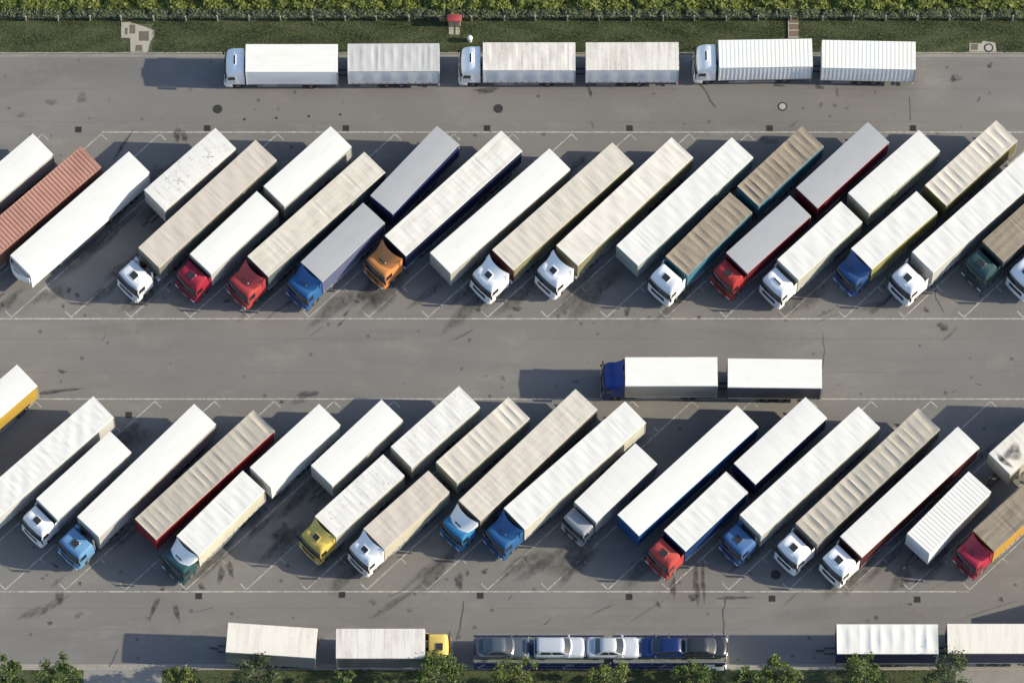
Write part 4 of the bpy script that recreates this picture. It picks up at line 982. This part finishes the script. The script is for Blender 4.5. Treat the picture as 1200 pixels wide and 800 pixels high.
part('lid', lambda: slab_poly([(1138, 58.6), (1146, 58.6), (1146, 51.8), (1138, 51.8)], .1, .143), LIDM, us2)
p = at(553, 49, .11)
bo = thing('bollard', 'white round-topped bollard on the lawn behind the stained-roof truck', 'bollard', (at(550.5, 48, .11).x, at(550.5, 48, .11).y, .11))
part('shaft', lambda: MB().lathe([(.20, 0), (.20, .58), (.17, .6)], 18, 'z'), WHITE, bo, smooth=40)
part('dome', lambda: MB().lathe([(.25 * cos(a), .62 + .26 * sin(a)) for a in np.linspace(-.35, 1.5, 9)], 18, 'z'), WHITE, bo, smooth=60)
p = at(532.5, 31, .11)
cbn = thing('utility_cabinet', 'pale utility cabinet with a red top by the hedge', 'cabinet', (p.x, p.y + .2, .11))
REDC = pb('cabinet_red', lin((150, 56, 60)), .6, var=.1); PALE = dirty('cabinet_body', lin((168, 160, 140)), lin((120, 112, 96)), .6, 1, 1, .5, 3)
part('body', lambda: MB().rbox(-.52, .52, -.22, .22, 0, 1.28, .03, 2), PALE, cbn)
part('top', lambda: MB().rbox(-.62, .62, -.32, .32, 1.285, 1.42, .06, 3), REDC, cbn, smooth=40)
for s in (1, -1):
    d = part('door', lambda: MB().rbox(s * .25 - .22, s * .25 + .22, -.25, -.222, .1, 1.2, .01, 1), PALE, cbn)
    part('handle', lambda: MB().box(s * .06 - .015, s * .06 + .015, -.275, -.251, .6, .75), BLACK, d)
for s in (-1, 1): part('path_slab', lambda: MB().rbox(s * .28 - .2, s * .28 + .2, -.95, -.27, -.02, .03, .015, 1), SLAB, cbn)
p = at(930, 46, .11); stp = thing('garden_steps', 'small steps with pale edges on the lawn behind the ribbed truck', 'steps', (p.x, p.y, .1))
BRN = dirty('step_brown', lin((116, 98, 84)), lin((84, 70, 58)), .6, 1, 1, .5, 9)
for i in range(3):
    q = part('step', lambda: MB().box(-.36, .40, 0, .62, -.03, .12), BRN, stp, 'gstep', (0, .05 + i * .63, i * .0))
    part('nosing', lambda: MB().rbox(-.38, .42, .0, .13, .121, .15, .01, 1), SLAB, q, 'gnose')
part('edging', lambda: MB().box(-.46, -.381, 0, 1.95, -.03, .16), SLAB, stp)

# ------------------------------------------------------------------ green: trees, fence, hedge, grass
def leaf_mat(name, a, c, tr=.35):
    m, n, l, b = nodes_of(name); b.inputs['Roughness'].default_value = .6; b.inputs['Specular IOR Level'].default_value = .25
    g = n.new('ShaderNodeNewGeometry'); x = n.new('ShaderNodeMix'); x.data_type = 'RGBA'; x.inputs[6].default_value = (*a, 1); x.inputs[7].default_value = (*c, 1)
    l.new(g.outputs['Random Per Island'], x.inputs[0]); l.new(x.outputs[2], b.inputs['Base Color'])
    ts = n.new('ShaderNodeBsdfTranslucent'); l.new(x.outputs[2], ts.inputs[0]); mx = n.new('ShaderNodeMixShader'); mx.inputs[0].default_value = tr
    l.new(b.outputs[0], mx.inputs[1]); l.new(ts.outputs[0], mx.inputs[2]); l.new(mx.outputs[0], n['Material Output'].inputs[0]); return m
def leaves(C, size, up=.5, stretch=1.5, r=rng):
    """diamond leaves at points C (n,3) -> verts, faces"""
    n = len(C); nn = r.normal(size=(n, 3)); nn[:, 2] = np.abs(nn[:, 2]) + up; nn /= np.linalg.norm(nn, axis=1)[:, None]
    a = r.normal(size=(n, 3)); a -= (a * nn).sum(1)[:, None] * nn; a /= np.linalg.norm(a, axis=1)[:, None]; b = np.cross(nn, a)
    s = (size * r.uniform(.6, 1.3, n))[:, None]
    V = np.stack([C + a * s * stretch * .5, C + b * s * .5 + nn * s * .08, C - a * s * stretch * .5, C - b * s * .5 + nn * s * .08], 1).reshape(-1, 3)
    return V, np.arange(4 * n).reshape(n, 4)
def np_mesh(name, V, F, mat):
    me = bpy.data.meshes.new(name); k = F.shape[1]; me.vertices.add(len(V)); me.vertices.foreach_set('co', V.astype(np.float32).ravel())
    me.loops.add(F.size); me.loops.foreach_set('vertex_index', F.astype(np.int32).ravel()); me.polygons.add(len(F))
    me.polygons.foreach_set('loop_start', np.arange(0, F.size, k, dtype=np.int32)); me.materials.append(mat); me.update(calc_edges=True); me.validate(); return me
def np_part(name, V, F, mat, parent=None):
    o = bpy.data.objects.new(name, np_mesh(name, V, F, mat)); COL.objects.link(o)
    if parent: o.parent = parent
    return o
LEAF = [leaf_mat('leaf_green', (.05, .085, .024), (.145, .195, .065)), leaf_mat('leaf_dark', (.036, .058, .028), (.10, .13, .065)), leaf_mat('leaf_yellowish', (.065, .095, .024), (.20, .23, .075))]
BARK = dirty('bark', (.12, .10, .08), (.05, .042, .035), .8, 3, 3, .6, 2, .9)
def tree(u, v, rpx, label, leafm=0, h=3.7):
    r = rpx / 14.2 * .95; c = at(u, v + 5, h); gz = .1
    t = thing('street_tree', label, 'tree', (c.x, c.y, gz), random.uniform(0, 6), 'young trees in the strip')
    hc = h - gz; rd = random.Random(int(u)); g = np.random.default_rng(int(u) + 3)
    m = MB(); tp = [(0, 0, -.05), (rd.uniform(-.05, .05), rd.uniform(-.05, .05), hc * .35), (rd.uniform(-.1, .1), rd.uniform(-.1, .1), hc * .75), (0, 0, hc + r * .5)]
    rads = [.11, .085, .06, .02]
    for i in range(3): m.cyl(tp[i], tp[i + 1], rads[i], 9, rads[i + 1])
    ends = []
    for i in range(11):
        z0 = hc * rd.uniform(.5, .95); a = i * 2.4 + rd.uniform(-.4, .4); ln = r * rd.uniform(.55, 1.15); e = (cos(a) * ln, sin(a) * ln, z0 + rd.uniform(.1, .9) * r)
        mid = (cos(a) * ln * .5, sin(a) * ln * .5, z0 + (e[2] - z0) * .35); m.cyl((0, 0, z0), mid, .045, 6, .03); m.cyl(mid, e, .03, 6, .01); ends.append(e)
    part('trunk', lambda: m, BARK, t, smooth=50)
    K = int(rd.uniform(24, 32)); cl = [np.array(e) for e in ends]
    while len(cl) < K:
        d = g.normal(size=3); d /= np.linalg.norm(d); q = d * r * g.uniform(.35, 1.0) ** .6 * np.array([1, 1, .95]); q[2] += hc + .15 * r; cl.append(q)
    P = []
    for q in cl:
        k = int(g.uniform(60, 120)); s = g.uniform(.12, .26) * (r / 1.6)
        P.append(q + g.normal(size=(k, 3)) * s * np.array([1, 1, .8]))
    P = np.concatenate(P); V, F = leaves(P, .145, .6, 1.6, g)
    np_part('crown', V, F, LEAF[leafm], t)
    return t
for a in ((4, 786, 22, 'leafy young tree at the strip\'s end, cut by the frame corner', 0), (70, 789, 24, 'bright leafy tree beside the pale crossing, clear of any truck', 0), (208, 791, 17, 'small tree in front of the askew cream trailer\'s shadow', 2),
          (302, 786, 25, 'broad tree overlapping the askew cream trailer', 1), (404, 793, 14, 'small tree below the soiled cream truck body', 0), (513, 786, 26, 'broad tree overlapping the yellow cab', 0),
          (604, 791, 26, 'wide tree in front of the dark grey saloon on the transporter', 2), (711, 787, 22, 'round tree in front of the silver-white saloon on the transporter', 2), (812, 790, 23, 'tree with a few yellowed leaves in front of the transporter\'s cab', 0),
          (877, 792, 15, 'small tree just past the transporter\'s front', 0), (912, 786, 22, 'tree on the empty stretch of kerb between transporter and ridged trailer', 2), (1014, 785, 25, 'tree overlapping the white ridged trailer', 0),
          (1112, 792, 30, 'dark broad tree below the gap between the navy-sided trailers', 1)):
    tree(*a)

# fence along the lawn: concrete posts and wires
FY = at(600, 18.5, 1.25).y
fe = thing('wire_fence', 'low wire fence with pale posts along the hedge', 'fence', (0, FY, .11))
for i in range(-20, 21):
    x = at(254 + 37.35 * (i + 10) - 37.35 * 1.0, 18, 1.2).x
    part('fence_post', lambda: MB().rbox(-.06, .06, -.06, .06, -.05, 1.05, .02, 2), LIDC, fe, 'fpostc', (x + random.uniform(-.05, .05), 0, random.uniform(-.05, .03)), (random.uniform(-.03, .03), random.uniform(-.03, .03), 0))
for z in (.3, .6, .95): part('fence_wire', lambda: MB().cyl((-52, 0, 0), (52, 0, 0), .003, 4), GALV, fe, 'fwire', (0, .07, z))
# hedge: a dense mass of leaves, then taller brighter growth behind it
def mass(name, x0, x1, y0, y1, n, hf, size, mat, up, stretch, z0=.1):
    X = rng.uniform(x0, x1, n); Y = rng.uniform(y0, y1, n); Hh = hf(X, Y); Z = z0 + Hh * rng.uniform(0, 1, n) ** .45
    V, F = leaves(np.stack([X, Y, Z], 1), size, up, stretch); o = np_part(name, V, F, mat); return stuff(o)
HL = leaf_mat('hedge_leaf', (.10, .125, .065), (.23, .26, .155), .4); HB = leaf_mat('field_leaf', (.13, .16, .035), (.30, .34, .10), .45)
def bumps(x0, x1, y0, y1, n, r0, r1):
    cx, cy, cr, ch = rng.uniform(x0, x1, n), rng.uniform(y0, y1, n), rng.uniform(r0, r1, n), rng.uniform(.25, 1.0, n)
    def f(X, Y):
        out = np.zeros(len(X))
        for a, b_, r_, h_ in zip(cx, cy, cr, ch):
            d = ((X - a) ** 2 + (Y - b_) ** 2) / (r_ * r_); out = np.maximum(out, h_ * np.clip(1 - d, 0, 1) ** .5)
        return out
    return f
hb = bumps(-48, 48, FY + .1, FY + .9, 330, .35, .8); fb = bumps(-48, 48, FY + .7, FY + 5, 520, .35, .9)
mass('hedge', -48, 48, FY + .08, FY + .85, 34000, lambda X, Y: .35 + hb(X, Y) * .55, .12, HL, 1.4, 1.7)['label'] = 'grey-green hedge behind the wire fence'
mass('field_plants', -48, 48, FY + .8, FY + 5, 70000, lambda X, Y: .55 + fb(X, Y) * .8, .17, HB, 1.4, 2.0)['label'] = 'bright green field plants beyond the hedge'
# grass blades on lawn and tree strip
GM = leaf_mat('grass_blade', (.08, .108, .046), (.165, .185, .09), .4)
def grass(name, x0, x1, y0, y1, n, h=.10, z=.11, holes=()):
    X = rng.uniform(x0, x1, n); Y = rng.uniform(y0, y1, n)
    keep = np.ones(n, bool)
    for (a, c, d, e) in holes: keep &= ~((X > a) & (X < c) & (Y > d) & (Y < e))
    X, Y = X[keep], Y[keep]; n = len(X)
    patch = .5 + .5 * np.sin(X * .7 + 2 * np.sin(Y * 1.3)) * np.sin(Y * 2.1 + 1.5 * np.sin(X * .43))
    Hh = h * (.45 + .9 * patch) * rng.uniform(.5, 1.4, n); a = rng.uniform(0, 2 * pi, n); wd_ = rng.uniform(.012, .035, n); ln = rng.normal(size=(n, 2)) * .05
    B = np.stack([X, Y, np.full(n, z)], 1); D = np.stack([np.cos(a) * wd_, np.sin(a) * wd_, np.zeros(n)], 1); T_ = B + np.stack([ln[:, 0], ln[:, 1], Hh], 1)
    V = np.stack([B - D, B + D, T_], 1).reshape(-1, 3); o = np_part(name, V, np.arange(3 * n).reshape(n, 3), GM); return stuff(o)
def hole(u0, u1, v0, v1):
    a, c = at(u0, v1, .12), at(u1, v0, .12); return (a.x, c.x, a.y, c.y)
grass('lawn_grass', -48, 48, Y_TOP + .09, FY + .6, 150000, .075, holes=[hole(142, 153, 26, 45), hole(152, 180, 28, 61), hole(1136, 1168, 50, 62), hole(924, 937, 20, 47), hole(527, 539, 26, 43)])['label'] = 'mown green lawn grass between kerb and fence'
grass('strip_grass', -48, 48, Y_BOT - 3.2, Y_BOT - .16, 60000, .08, .10, holes=[(at(98, 790).x, at(190, 790).x, -99, 99), (at(1120, 790).x, at(1215, 790).x, -99, 99)])['label'] = 'grass under the young trees of the front strip'
